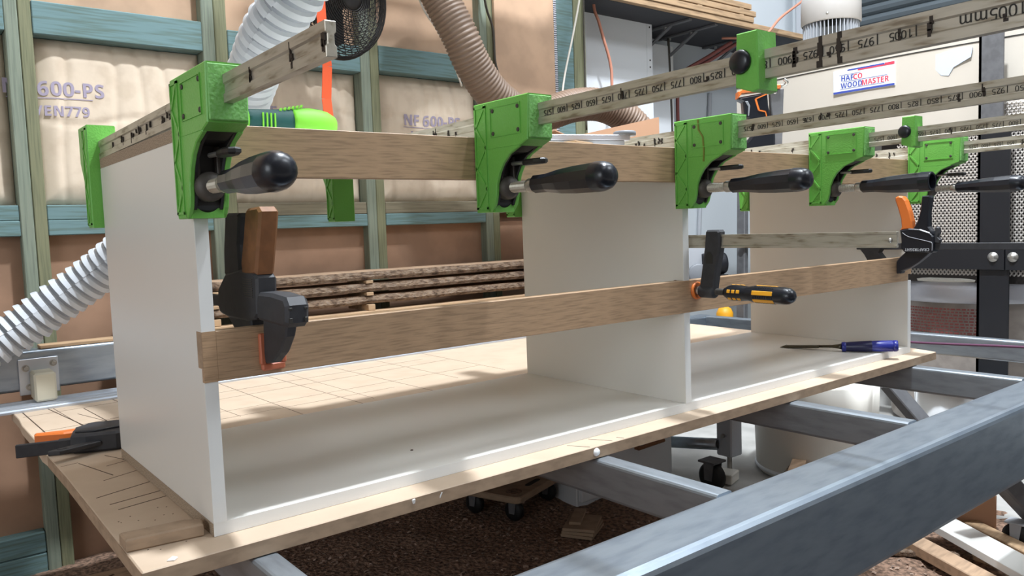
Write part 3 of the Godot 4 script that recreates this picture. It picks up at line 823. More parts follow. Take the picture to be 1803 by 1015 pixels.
	m.at(B + Vector3(w, 0, 0), ZY).prism(v2([-0.4565, 0.3715, -0.4565, 0.532, -0.515, 0.532, -0.515, 0.476, -0.492, 0.44, -0.4865, 0.3715]), 0.0, w, 0.0015)
	m.at(B)
	brace(m, 0.0, -0.4855, -0.458, 0.376, 0.527, 5, -1.0)
	part("fixed_jaw", m, M.green, o)
	if absf(xl - 0.833) < 0.01:
		var gm := MB.new().at(B)
		var sp := [Vector3(-0.0004, 0.522, 0.054), Vector3(-0.0004, 0.505, 0.055), Vector3(-0.0004, 0.492, 0.064), Vector3(-0.0004, 0.468, 0.066), Vector3(-0.0004, 0.45, 0.065)]
		for k in 4:
			gm.bar(sp[k], sp[k + 1], 0.0028, 0.0012, Vector3(1, 0, 0))
		part("glue_run", gm, mat(Color(0.45, 0.47, 0.16), 0.5), hd, "brown run of glue")
	# sliding bar rest
	if stop_z > 0.0:
		var sj := part("bar_rest", MB.new().at(B + Vector3(cx + 0.0165, 0, 0), ZY).prism(v2([stop_z - 0.012, 0.5335, stop_z + 0.012, 0.5335, stop_z + 0.0135, 0.476, stop_z + 0.006, 0.474, stop_z - 0.0135, 0.481]), 0.0, 0.033, 0.0012), M.green, o)
		part("knob", MB.new().smooth(1).turned(B + Vector3(cx - 0.016, 0.505, stop_z - 0.006), Vector3(-1, 0, 0), v2([0, 0, 0.011, 0, 0.0122, 0.002, 0.0115, 0.005, 0.008, 0.0068, 0, 0.0072]), 18), M.handle, sj)

func clamps() -> void:
	parallel_clamp(-0.0165, "green parallel clamp over the left end panel, its short bare bar stained with glue", 0.357, 0, 0.0, true)
	parallel_clamp(0.397, "green parallel clamp with bar rest and longest bar in view, second from left", 0.715, 575, 0.4545, true)
	parallel_clamp(0.833, "green parallel clamp over the divider, a brown stain running down its jaw", 0.7, 575, 0.0, true)
	parallel_clamp(1.2645, "green parallel clamp with a bar rest and an open ended handle", 0.7, 575, 0.206, false)
	parallel_clamp(1.7055, "green parallel clamp over the right end panel, farthest along the carcass", 0.7, 575, 0.0, true)

# ---------------------------------------------------------------- quick clamps and the screw clamp
func small_clamps() -> void:
	var g := "quick action bar clamps"
	var x := 0.0773
	var o := thing("quick_clamp", "black quick clamp with worn brown trigger on the left end of the lower rail", "clamp", Vector3(x, 0.1884, 0.003), g)
	var B := Vector3(0, -0.1884, -0.003)
	var b := part("bar", MB.new().at(B).span(Vector3(-0.003, 0.2565, -0.56), Vector3(0.003, 0.2716, 0.09), 0.001), M.dusty_black, o)
	var m := MB.new()
	m.at(B + Vector3(0.014, 0, 0), ZY).prism(v2([0.006, 0.25, 0.088, 0.247, 0.094, 0.252, 0.0965, 0.272, 0.09, 0.281, 0.05, 0.284, 0.012, 0.2835, 0.006, 0.272]), 0.0, 0.028, 0.004)
	m.at(B + Vector3(0.005, 0, 0), ZY).prism(v2([0.01, 0.252, 0.082, 0.252, 0.074, 0.235, 0.055, 0.215, 0.03, 0.2005, 0.009, 0.197, 0.007, 0.21]), 0.0, 0.013, 0.002)
	var fj := part("fixed_jaw", m, M.dusty_black, o)
	m = MB.new().at(B)
	for q in [[-0.009, 0.268], [0.009, 0.268], [-0.009, 0.255], [0.009, 0.255]]:
		m.box(Vector3(q[0], q[1], 0.0957), Vector3(0.004, 0.006 if q[1] < 0.26 else 0.003, 0.003), 0.0005)
	part("end_slot", m, M.ink, fj)
	m = MB.new().at(B)
	m.span(Vector3(-0.0125, 0.196, 0.0015), Vector3(-0.0055, 0.2335, 0.0085), 0.0015).span(Vector3(0.0125, 0.196, 0.0015), Vector3(0.0195, 0.222, 0.0085), 0.0015).span(Vector3(-0.011, 0.1884, 0.0015), Vector3(0.018, 0.1975, 0.0085), 0.002)
	part("pad", m, M.brick_orange, o)
	m = MB.new()
	var body := v2([-0.137, 0.262, -0.128, 0.25, -0.1, 0.246, -0.03, 0.246, -0.004, 0.25, 0.006, 0.256, 0.009, 0.3, 0.0, 0.306, -0.05, 0.309, -0.1, 0.303, -0.13, 0.283])
	m.at(B + Vector3(0.013, 0, 0), ZY).prism(body, 0.0, 0.026, 0.003)
	m.at(B + Vector3(0.01, 0, 0), ZY).prism(v2([-0.11, 0.25, -0.025, 0.25, -0.022, 0.2, -0.04, 0.2, -0.075, 0.225]), 0.0, 0.02, 0.002)
	var sl := part("sliding_body", m, M.dusty_black, o)
	m = MB.new()
	for k in 9:
		m.at(B).span(Vector3(-0.0136, 0.276 + k * 0.0027, -0.035 + (0.004 if k < 2 else 0.0)), Vector3(-0.0126, 0.2772 + k * 0.0027, -0.004))
	part("grip_ridge", m, M.boss, sl)
	m = MB.new()
	m.at(B + Vector3(0.011, 0, 0), ZY).prism(v2([-0.108, 0.3, -0.05, 0.302, -0.052, 0.34, -0.042, 0.374, -0.046, 0.379, -0.085, 0.38, -0.092, 0.376, -0.104, 0.335]), 0.0, 0.022, 0.003)
	part("handle", m, M.dusty_black, sl)
	m = MB.new()
	m.at(B + Vector3(0.012, 0, 0), ZY).prism(v2([-0.04, 0.302, 0.005, 0.304, 0.012, 0.325, 0.024, 0.358, 0.03, 0.378, 0.022, 0.384, -0.012, 0.383, -0.018, 0.378, -0.028, 0.35, -0.042, 0.318]), 0.0, 0.024, 0.003)
	part("trigger", m, M.brown_grip, sl)
	# right hand one
	x = 1.6515
	o = thing("quick_clamp", "black quick clamp with a clean orange trigger at the right end of the lower rail", "clamp", Vector3(x, 0.2036, 0.003), g)
	B = Vector3(0, -0.2036, -0.003)
	part("bar", MB.new().at(B).span(Vector3(-0.003, 0.262, -0.1), Vector3(0.003, 0.2775, 0.47), 0.001), M.dusty_black, o)
	m = MB.new()
	m.at(B + Vector3(0.014, 0, 0), ZY).prism(v2([0.0135, 0.309, 0.017, 0.285, 0.018, 0.264, 0.024, 0.2565, 0.035, 0.254, 0.088, 0.2545, 0.0915, 0.258, 0.092, 0.293, 0.083, 0.303, 0.06, 0.311, 0.035, 0.3125]), 0.0, 0.028, 0.003)
	m.at(B + Vector3(0.011, 0, 0), ZY).prism(v2([0.026, 0.256, 0.083, 0.256, 0.074, 0.247, 0.055, 0.231, 0.036, 0.218, 0.017, 0.21, 0.015, 0.2045, 0.006, 0.2036, 0.0045, 0.206, 0.0045, 0.232, 0.012, 0.243]), 0.0, 0.022, 0.002)
	sl = part("sliding_body", m, M.handle, o)
	m = MB.new().smooth(1).at(B)
	m.tube(smoothed([Vector3(-0.0143, 0.303, 0.021), Vector3(-0.0143, 0.294, 0.034), Vector3(-0.0143, 0.287, 0.06), Vector3(-0.0143, 0.281, 0.083), Vector3(-0.0143, 0.277, 0.0895), Vector3(-0.0143, 0.26, 0.0895)], 6), [0.0007], 6)
	m.tube(smoothed([Vector3(-0.0143, 0.3115, 0.035), Vector3(-0.0143, 0.31, 0.055), Vector3(-0.0143, 0.303, 0.078), Vector3(-0.0143, 0.297, 0.088)], 6), [0.0006], 6)
	part("trim_line", m, M.light_grey, sl)
	var tb := Basis(Vector3(0, 0, -1), Vector3(0, -1, 0), Vector3(-1, 0, 0))
	var st := SurfaceTool.new()
	st.begin(Mesh.PRIMITIVE_TRIANGLES)
	st.append_from(words("CRAFTRIGHT", 0.0095, true), 0, Transform3D(tb, B + Vector3(-0.0142, 0.2625, 0.055)))
	part("lettering", st.commit(), M.light_grey, sl)
	m = MB.new()
	m.at(B + Vector3(0.011, 0, 0), ZY).prism(v2([0.04, 0.306, 0.09, 0.298, 0.087, 0.305, 0.079, 0.316, 0.0785, 0.35, 0.083, 0.384, 0.0805, 0.3885, 0.0655, 0.3885, 0.0635, 0.384, 0.0605, 0.352, 0.053, 0.326]), 0.0, 0.022, 0.002)
	part("handle", m, M.handle, sl)
	part("release_lever", MB.new().at(B + Vector3(0.006, 0, 0), ZY).prism(v2([0.09, 0.278, 0.102, 0.276, 0.1045, 0.285, 0.098, 0.292, 0.102, 0.3, 0.101, 0.313, 0.096, 0.316, 0.092, 0.312, 0.09, 0.296]), 0.0, 0.012, 0.002), M.dusty_black, sl)
	m = MB.new()
	m.at(B + Vector3(0.01, 0, 0), ZY).prism(v2([0.013, 0.309, 0.016, 0.316, 0.0145, 0.335, 0.006, 0.365, 0.0005, 0.381, 0.001, 0.388, 0.009, 0.3915, 0.019, 0.389, 0.026, 0.38, 0.035, 0.355, 0.041, 0.33, 0.042, 0.311]), 0.0, 0.02, 0.003)
	part("trigger", m, M.orange, sl)
	m = MB.new()
	m.at(B + Vector3(0.011, 0, 0), ZY).prism(v2([-0.086, 0.262, -0.086, 0.266, -0.035, 0.266, -0.035, 0.262, -0.04, 0.255, -0.021, 0.23, -0.021, 0.2, -0.035, 0.2, -0.06, 0.222, -0.076, 0.25]), 0.0, 0.022, 0.001)
	part("fixed_jaw", m, M.dusty_black, o)
	# the one lying on the board
	o = thing("quick_clamp", "black quick clamp with orange trigger lying on the board beside the left panel", "clamp", Vector3(0.0, 0.0, -0.53), g)
	o.rotation.y = atan2(-0.0442, 0.1463)   # long axis runs towards the panel and slightly forwards
	m = MB.new().span(Vector3(-0.1385, 0.003, -0.004), Vector3(0.06, 0.0245, 0.004), 0.001)
	b = part("bar", m, M.dusty_black, o)
	m = MB.new().at(Vector3.ZERO, XZ)
	m.prism(v2([-0.058, -0.012, -0.035, -0.018, 0.01, -0.02, 0.03, -0.012, 0.05, 0.015, 0.05, 0.04, 0.005, 0.062, -0.035, 0.062, -0.06, 0.035]), 0.001, 0.033, 0.004)
	sl = part("sliding_body", m, M.dusty_black, o)
	part("top_plate", MB.new().at(Vector3.ZERO, XZ).prism(v2([-0.052, 0.0, -0.02, -0.006, 0.02, 0.01, 0.042, 0.045, 0.0, 0.058, -0.035, 0.058, -0.055, 0.03]), 0.033, 0.0365, 0.001), M.dusty_black, sl)
	part("trigger", MB.new().at(Vector3.ZERO, XZ).prism(v2([-0.04, 0.045, -0.075, 0.04, -0.12, 0.05, -0.122, 0.062, -0.08, 0.062, -0.03, 0.072]), 0.008, 0.028, 0.003), M.orange, sl)
	part("handle", MB.new().at(Vector3.ZERO, XZ).prism(v2([0.0, 0.05, 0.03, 0.1, 0.05, 0.15, 0.075, 0.145, 0.055, 0.09, 0.045, 0.035]), 0.004, 0.028, 0.004), M.dusty_black, sl)
	m = MB.new().at(Vector3.ZERO, XZ).prism(v2([-0.03, -0.012, -0.085, -0.052, -0.084, -0.058, -0.067, -0.06, -0.012, -0.022]), 0.013, 0.0205, 0.0015)
	m.at(Vector3.ZERO, XZ).prism(v2([-0.064, -0.045, -0.072, -0.051, -0.066, -0.052, -0.058, -0.046]), 0.0203, 0.0212)
	part("release_lever", m, M.dusty_black, sl)
	part("collar", MB.new().span(Vector3(-0.078, 0.002, -0.007), Vector3(-0.052, 0.0255, 0.007), 0.0015), M.dusty_black, sl)
	# screw clamp on the divider
	x = 0.8866
	o = thing("screw_clamp", "screw clamp with steel bar and black and yellow handle, at the divider", "clamp", Vector3(x, 0.205, 0.003))
	B = Vector3(0, -0.205, -0.003)
	m = MB.new().at(B + Vector3(0, 0.3115, 0), Basis(Vector3(0, 1, 0), Vector3(-1, 0, 0), Vector3(0, 0, 1)))
	m.at(B + Vector3(0, 0.3115, 0)).prism(v2([-0.0035, -0.0118, 0.0035, -0.0118, 0.0035, -0.0088, 0.0022, -0.007, 0.0022, 0.007, 0.0035, 0.0088, 0.0035, 0.0118, -0.0035, 0.0118, -0.0035, 0.0088, -0.0022, 0.007, -0.0022, -0.007, -0.0035, -0.0088]), -0.466, 0.3705, 0.0005)
	b = part("bar", m, M.steel, o)
	part("end_pin", MB.new().smooth(1).turned(B + Vector3(-0.003, 0.3105, 0.361), Vector3(-1, 0, 0), v2([0.0035, 0, 0.0033, 0.0012, 0.0018, 0.0026, 0, 0.003]), 12), M.zinc, b)
	m = MB.new()
	m.at(B + Vector3(0.0095, 0, 0), ZY).prism(v2([0.012, 0.2135, 0.0445, 0.2125, 0.0475, 0.232, 0.0545, 0.27, 0.0605, 0.3, 0.0615, 0.328, 0.058, 0.332, 0.034, 0.332, 0.0305, 0.328, 0.0275, 0.3, 0.019, 0.25]), 0.0, 0.019, 0.003)
	var arm := part("sliding_arm", m, M.dusty_black, o)
	part("recess", MB.new().at(B + Vector3(-0.0094, 0, 0), ZY).prism(v2([0.0315, 0.272, 0.046, 0.272, 0.0465, 0.286, 0.042, 0.293, 0.036, 0.293, 0.0315, 0.286]), 0.0, 0.0006), M.ink, arm)
	part("nut", MB.new().smooth(1).turned(B + Vector3(0, 0.2215, 0.0125), Vector3(0, -0.003, 1), v2([0, 0, 0.011, 0, 0.0125, 0.002, 0.0125, 0.03, 0.011, 0.032, 0, 0.032]), 16), M.dusty_black, arm)
	part("pad", MB.new().smooth(1).turned(B + Vector3(0, 0.2215, 0.0013), Vector3(0, 0, 1), v2([0, 0, 0.0155, 0, 0.0165, 0.002, 0.0155, 0.005, 0.0125, 0.005, 0.0115, 0.003, 0, 0.003]), 20), M.orange, o)
	part("ball_end", MB.new().smooth(1).turned(B + Vector3(0, 0.2215, 0.003), Vector3(0, 0, 1), v2([0, 0, 0.0085, 0, 0.0075, 0.005, 0.006, 0.01, 0, 0.01]), 16), M.zinc, o)
	var pr := [Vector2(0, 0)]
	for k in 10:
		pr.append(Vector2(0.0062, k * 0.0026))
		pr.append(Vector2(0.0048, k * 0.0026 + 0.0013))
	pr.append(Vector2(0, 0.028))
	part("screw_thread", MB.new().turned(B + Vector3(0, 0.2213, 0.0435), Vector3(0, -0.003, 1), pr, 12), M.boss, o)
	var ax := Vector3(0, -0.012, 1).normalized()
	var h0 := B + Vector3(0, 0.2212, 0.066)
	part("handle", MB.new().smooth(1).turned(h0, ax, v2([0, 0, 0.0085, 0, 0.0125, 0.008, 0.0142, 0.014, 0.0142, 0.036, 0.0128, 0.044, 0.0125, 0.05, 0.0145, 0.06, 0.0147, 0.118, 0.0135, 0.127, 0.0095, 0.134, 0.004, 0.1365, 0, 0.137]), 24), M.handle, o)
	m = MB.new()
	for a in [0.25, 1.3, 2.9, 3.95, 5.0, 5.9]:
		var dv := Vector3(cos(a), sin(a), 0)
		m.at(h0)
		m.bar(ax * 0.063 + dv * 0.0138, ax * 0.103 + dv * 0.0138, 0.0075, 0.0028, dv, 0.0008)
		for k in 3:
			m.bar(ax * (0.012 + k * 0.0095) + dv * 0.0132, ax * (0.019 + k * 0.0095) + dv * 0.0132, 0.006, 0.0028, dv, 0.0008)
	part("grip_inlay", m, M.yellow, o, "yellow inlays of the handle")
	m = MB.new()
	for a in [0.78, 2.1, 3.42, 4.48, 5.45, 6.1]:
		var dv := Vector3(cos(a), sin(a), 0)
		m.at(h0)
		for k in 9:
			m.bar(ax * (0.064 + k * 0.0045) + dv * 0.0142, ax * (0.0662 + k * 0.0045) + dv * 0.0142, 0.004, 0.0018, dv)
	part("grip_ridge", m, M.handle, o)
	m = MB.new().at(B + Vector3(0.01, 0, 0), ZY).prism(v2([-0.4565, 0.21, -0.4565, 0.33, -0.469, 0.33, -0.469, 0.21]), 0.0, 0.026, 0.002)
	part("fixed_jaw", m, M.dusty_black, o)

# ---------------------------------------------------------------- tools lying about
func tools() -> void:
	var tip := Vector3(1.518, 0.0175, -0.233)
	var fer := Vector3(1.546, 0.028, -0.083)
	var end := Vector3(1.6075, 0.0335, 0.0255)
	var o := thing("wood_chisel", "wood chisel with a blue handle lying on the white base near the right end", "chisel", tip)
	var ax := (end - fer).normalized()
	var bx := (fer - tip).normalized()
	var s := Vector3.UP.cross(bx).normalized()
	var m := MB.new()
	m.xf = Transform3D(Basis(s, bx.cross(s) * -1.0, bx), Vector3.ZERO)
	m.xf = Transform3D(Basis(s, bx.cross(s), bx), Vector3.ZERO)
	var l := fer.distance_to(tip)
	var hw := 0.0085
	var a0 := [Vector3(-hw, -0.0002, 0.0), Vector3(hw, -0.0002, 0.0)]
	m.at(m.xf.origin, m.xf.basis)
	m.quad(Vector3(-hw, -0.001, 0), Vector3(-hw, 0.004, 0.012), Vector3(hw, 0.004, 0.012), Vector3(hw, -0.001, 0))
	m.box(Vector3(0, 0.0005, 0.055), Vector3(hw * 2, 0.006, 0.088), 0.0012)
	m.quad(Vector3(-hw, -0.0018, 0.012), Vector3(hw, -0.0018, 0.012), Vector3(hw, -0.001, 0), Vector3(-hw, -0.001, 0))
	m.quad(Vector3(-hw, -0.001, 0), Vector3(-hw, -0.0018, 0.012), Vector3(-hw, 0.004, 0.012), Vector3(-hw, 0.004, 0.0121))
	m.tri(Vector3(hw, -0.001, 0), Vector3(hw, 0.004, 0.012), Vector3(hw, -0.0018, 0.012))
	m.smooth(1).turned(Vector3(0, 0.001, 0.092), Vector3(0, 0, 1), v2([0, 0, 0.0032, 0, 0.0035, l * 0.25, 0.0055, l - 0.1, 0.0075, l - 0.092, 0, l - 0.092]), 12)
	part("blade", m, M.blade, o)
	var hl := fer.distance_to(end)
	part("handle", MB.new().smooth(1).turned(fer - tip, ax, v2([0, 0, 0.0115, 0, 0.0122, 0.003, 0.0122, 0.008, 0.0112, 0.01, 0.0125, 0.03, 0.0135, hl * 0.62, 0.0137, hl - 0.012, 0.0125, hl - 0.0105]), 18), M.blue, o)
	part("grip_sleeve", MB.new().smooth(1).turned(fer - tip + ax * 0.009, ax, v2([0.0112, 0, 0.0122, 0.012, 0.0132, 0.035, 0.0138, 0.058, 0.0134, 0.059]), 18), M.blue_dark, o, "dark blue front half of the grip")
	part("end_cap", MB.new().smooth(1).turned(end - tip - ax * 0.0112, ax, v2([0.0122, 0, 0.0137, 0.001, 0.0137, 0.008, 0.0122, 0.0112, 0, 0.012]), 18), M.blue, o)
	# saw handle on top of the carcass
	o = thing("hand_saw", "hand saw with a lime and dark green handle lying on top of the carcass", "saw", Vector3(0.11, 0.4797, -0.1))
	o.rotation.y = 0.12
	m = MB.new().smooth(1)
	var core := [[-0.012, 0.0145, 0.009], [0.0, 0.0155, 0.0105], [0.03, 0.0175, 0.012], [0.06, 0.0205, 0.0135], [0.08, 0.0225, 0.0145], [0.098, 0.0225, 0.0145], [0.113, 0.02, 0.0135], [0.122, 0.0145, 0.01], [0.1255, 0.006, 0.005]]
	oval(m, core, 20)
	part("handle", m, M.teal, o)
	m = MB.new().smooth(1)
	oval(m, [[0.058, 0.0175, 0.0165], [0.0605, 0.0203, 0.0176], [0.072, 0.0224, 0.0186], [0.088, 0.024, 0.0192], [0.1, 0.0232, 0.0186], [0.114, 0.0205, 0.0166], [0.1245, 0.0148, 0.013], [0.1282, 0.006, 0.006]], 20, 0.003)
	part("grip_shell", m, M.lime, o, "bright lime rear half of the grip")
	m = MB.new()
	for k in 4:
		m.bar(Vector3(0.012 + k * 0.0055, 0.006, 0.0118 + k * 0.0004), Vector3(0.013 + k * 0.0055, 0.031, 0.0108 + k * 0.0004), 0.002, 0.0016, Vector3(0, 0, 1))
	for k in 6:
		m.bar(Vector3(0.04 + k * 0.0062, 0.036 + k * 0.0013, 0.0075), Vector3(0.045 + k * 0.0062, 0.0395 + k * 0.0013, 0.002), 0.003, 0.002, Vector3.UP)
	m.smooth(1)
	oval(m, [[-0.0165, 0.0135, 0.0085], [-0.016, 0.0152, 0.0098], [-0.006, 0.0162, 0.0112], [-0.0055, 0.0148, 0.0098]], 18)
	part("grip_stripe", m, M.lime, o, "lime stripes and collar")
	part("blade", MB.new().span(Vector3(-0.1, 0.003, -0.0006), Vector3(-0.012, 0.03, 0.0006)), M.zinc, o)
	# things behind the upper rail
	o = thing("spirit_level", "long pale aluminium straight edge with a rounded grey end lying across the carcass top", "straight edge", Vector3(0.56, 0.4797, -0.1))
	o.rotation.y = -0.35
	part("blade", MB.new().span(Vector3(0.0, 0.012, -0.012), Vector3(0.2, 0.0215, 0.012), 0.001), M.foil, o)
	part("foot", MB.new().span(Vector3(0.01, 0.0, -0.01), Vector3(0.19, 0.012, 0.01), 0.001), M.light_grey, o)
	part("end_cap", MB.new().smooth(1).turned(Vector3(0.195, 0.02, 0), Vector3.UP, v2([0, 0, 0.019, 0, 0.02, 0.003, 0.0195, 0.007, 0.017, 0.0085, 0, 0.009]), 20), M.grey_plastic, o)
	o = thing("bottle_stopper", "small bright yellow bottle cap showing beside the second clamp head", "cap", Vector3(0.535, 0.4797, -0.07))
	part("cap_body", MB.new().smooth(1).lathe(v2([0, 0, 0.012, 0, 0.0125, 0.012, 0.01, 0.02, 0.006, 0.0235, 0, 0.024]), 18), M.bright_yellow, o)
	part("cap_rim", MB.new().smooth(1).lathe(v2([0.012, 0, 0.0135, 0.0015, 0.012, 0.003]), 18), M.bright_yellow, o)
	o = thing("timber_strip", "pale timber strip lying on the carcass top behind the straight edge", "strip", Vector3(0.62, 0.4797, -0.04))
	o.rotation.y = 0.3
	part("strip", MB.new().span(Vector3(0, 0, -0.012), Vector3(0.2, 0.008, 0.012), 0.0008), M.raw_pine, o)
	nailer()

func oval(m: MB, pts: Array, n: int, lift := 0.0) -> void:   # lofted oval sections along x, standing on y = 0: [x, half height, half width]
	var rings := []
	for p in pts:
		var r := []
		for k in n:
			var t := TAU * k / n
			r.append(Vector3(p[0], maxf(pts[0][1], 0.0) * 0.0 + lift * 0.0 + 0.0215 + (p[1]) * sin(t) * 0.92, p[2] * cos(t)))
		rings.append(r)
	for i in rings.size() - 1:
		for k in n:
			var l := (k + 1) % n
			m.quad(rings[i][k], rings[i + 1][k], rings[i + 1][l], rings[i][l])
	for k in range(1, n - 1):
		m.tri(rings[0][0], rings[0][k], rings[0][k + 1])
		m.tri(rings[-1][0], rings[-1][k + 1], rings[-1][k])

func nailer() -> void:
	# local x to the right of the picture, y up, z to the camera
	var o := thing("nail_gun", "cordless nail gun with orange base and black grip standing on the carcass top", "nail gun", Vector3(1.475, 0.4797, -0.255))
	o.rotation.y = -0.72
	var m := MB.new()
	m.prism(v2([-0.05, 0.0, 0.052, 0.0, 0.05, 0.012, 0.034, 0.036, 0.024, 0.043, 0.0, 0.041, -0.045, 0.037, -0.05, 0.03]), -0.03, 0.03, 0.004)
	var b := part("battery", m, M.orange, o)
	part("latch", MB.new().span(Vector3(-0.012, 0.006, 0.029), Vector3(0.012, 0.024, 0.034), 0.002).span(Vector3(-0.022, 0.008, 0.028), Vector3(-0.014, 0.022, 0.0325), 0.002).span(Vector3(0.014, 0.008, 0.028), Vector3(0.022, 0.022, 0.0325), 0.002), M.brick_orange, b)
	part("foot", MB.new().smooth(1).turned(Vector3(-0.043, 0.008, 0.018), Vector3(0, 0, 1), v2([0, 0, 0.009, 0, 0.009, 0.012, 0.007, 0.014, 0, 0.014]), 14), M.grey_plastic, b)
	m = MB.new()
	m.prism(v2([-0.04, 0.036, 0.03, 0.04, 0.03, 0.075, 0.022, 0.11, 0.014, 0.15, 0.012, 0.182, -0.03, 0.176, -0.058, 0.172, -0.058, 0.166, -0.048, 0.16, -0.046, 0.135, -0.048, 0.118, -0.036, 0.119, -0.034, 0.112, -0.022, 0.108, -0.018, 0.085, -0.04, 0.06]), -0.016, 0.016, 0.004)
	part("grip", m, M.handle, o)
	part("trigger", MB.new().prism(v2([-0.045, 0.162, -0.036, 0.163, -0.03, 0.15, -0.033, 0.125, -0.038, 0.124, -0.037, 0.148]), -0.017, 0.017, 0.002), M.grey_plastic, o)
	m = MB.new()
	m.bar(Vector3(0.012, 0.178, 0.0165), Vector3(-0.018, 0.166, 0.0165), 0.003, 0.002, Vector3(0, 0, 1))
	m.bar(Vector3(-0.018, 0.166, 0.0165), Vector3(-0.01, 0.138, 0.0165), 0.0045, 0.002, Vector3(0, 0, 1))
	m.bar(Vector3(-0.01, 0.138, 0.0165), Vector3(0.006, 0.134, 0.0165), 0.003, 0.002, Vector3(0, 0, 1))
	m.bar(Vector3(0.006, 0.134, 0.0165), Vector3(0.016, 0.09, 0.0165), 0.0025, 0.002, Vector3(0, 0, 1))
	part("grip_line", m, M.orange, o)
	part("shroud", MB.new().prism(v2([-0.06, 0.17, -0.05, 0.182, -0.02, 0.184, 0.045, 0.19, 0.045, 0.2, -0.04, 0.2, -0.06, 0.186]), -0.018, 0.018, 0.003), M.orange, o)
	part("magazine_plate", MB.new().prism(v2([0.028, 0.035, 0.048, 0.035, 0.054, 0.19, 0.02, 0.19, 0.022, 0.14, 0.03, 0.09]), -0.01, 0.01, 0.002), M.iron_dusty, o)
	part("screw", MB.new().smooth(1).turned(Vector3(0.032, 0.182, 0.0095), Vector3(0, 0, 1), v2([0.005, 0, 0.0047, 0.002, 0.0025, 0.003, 0, 0.003]), 12), M.zinc, o)
	part("hook", MB.new().smooth(1).tube(smoothed([Vector3(0.04, 0.196, 0), Vector3(0.058, 0.2, 0.004), Vector3(0.062, 0.206, 0.008), Vector3(0.055, 0.212, 0.008)], 4), [0.004], 8), M.zinc, o)

# ---------------------------------------------------------------- behind the bench
func hose(o: Node3D, pts: Array, r0: float, r1: float, pitch: float, mt: Material, saw: bool) -> void:
	var p := even(smoothed(pts, 24), pitch / (6.0 if saw else 4.0))
	if not saw:
		part("hose_wall", MB.new().smooth(1).tube(p, [r0, lerpf(r0, r1, 0.75), r1, lerpf(r0, r1, 0.75)], 28, false, false), mt, o)
		return
	# soft grey web with a stiff white ridge wound round it: a saw tooth in section
	part("hose_web", MB.new().smooth(1).tube(p, [r0], 26, false, false), M.pvc_web, o)
	var m := MB.new()
	var x := Vector3.ZERO
	var last := []
	for i in p.size():
		var d: Vector3 = (p[mini(i + 1, p.size() - 1)] - p[maxi(i - 1, 0)]).normalized()
		x = d.cross(Vector3(0.21, 0.94, 0.27)).normalized() if i == 0 else (x - d * x.dot(d)).normalized()
		var y := d.cross(x)
		if i % 6 == 0:
			var n := 30
			for k in n:
				var ring := []
				for q: int in [0, 1]:
					var t: float = TAU * (k + q) / n
					var u: Vector3 = x * cos(t) + y * sin(t)
					var c: Vector3 = p[i] + d * pitch * ((k + q) / float(n) - 0.5)
					ring.append([c + u * (r0 - 0.001) - d * pitch * 0.34, c + u * (r1 - 0.003) - d * pitch * 0.12, c + u * r1 + d * pitch * 0.3, c + u * (r0 - 0.001) + d * pitch * 0.33])
				for e in 3:
					m.smooth(e + 1).quad(ring[0][e], ring[1][e], ring[1][e + 1], ring[0][e + 1])
	part("ridge", m, mt, o)

func slab(y: float, th: float, k: int, label: String) -> void:
	var o := thing("timber_slab", label, "slab", Vector3(0.2, y, -1.1), "live edge slabs drying on the rear rail")
	var f := FastNoiseLite.new()
	f.seed = 60 + k
	f.frequency = 9.0
	var n := 90
	var len_ := 1.42
	var top := MB.new()
	var bark := MB.new()
	var pts := []
	for i in n + 1:
		var x := len_ * i / n
		var w := 0.006 * f.get_noise_1d(x) + 0.002 * f.get_noise_1d(x * 5.0)
		var cy := 0.0015 * f.get_noise_1d(x * 0.4 + 7.0)
		pts.append([Vector3(x, cy, -0.008 + w), Vector3(x, cy + th * 0.35, -0.002 + w + 0.003 * f.get_noise_1d(x * 3.0 + 31.0)), Vector3(x, cy + th * 0.7, -0.005 + w + 0.003 * f.get_noise_1d(x * 3.0 + 57.0)), Vector3(x, cy + th, -0.012 + w), Vector3(x, cy + th, -0.128), Vector3(x, cy, -0.128)])
	for i in n:
		var a: Array = pts[i]
		var b: Array = pts[i + 1]
		for q in 6:
			var l := (q + 1) % 6
			(bark if q < 3 else top).quad(a[q], b[q], b[l], a[l])
	for e2 in [0, n]:
		var a: Array = pts[e2]
		for q in range(1, 5):
			if e2 == 0: top.tri(a[0], a[q], a[q + 1])
			else: top.tri(a[0], a[q + 1], a[q])
	part("sawn_board", top, M.slab, o)
	part("bark_edge", bark, M.bark, o, "rough bark along the front edge")

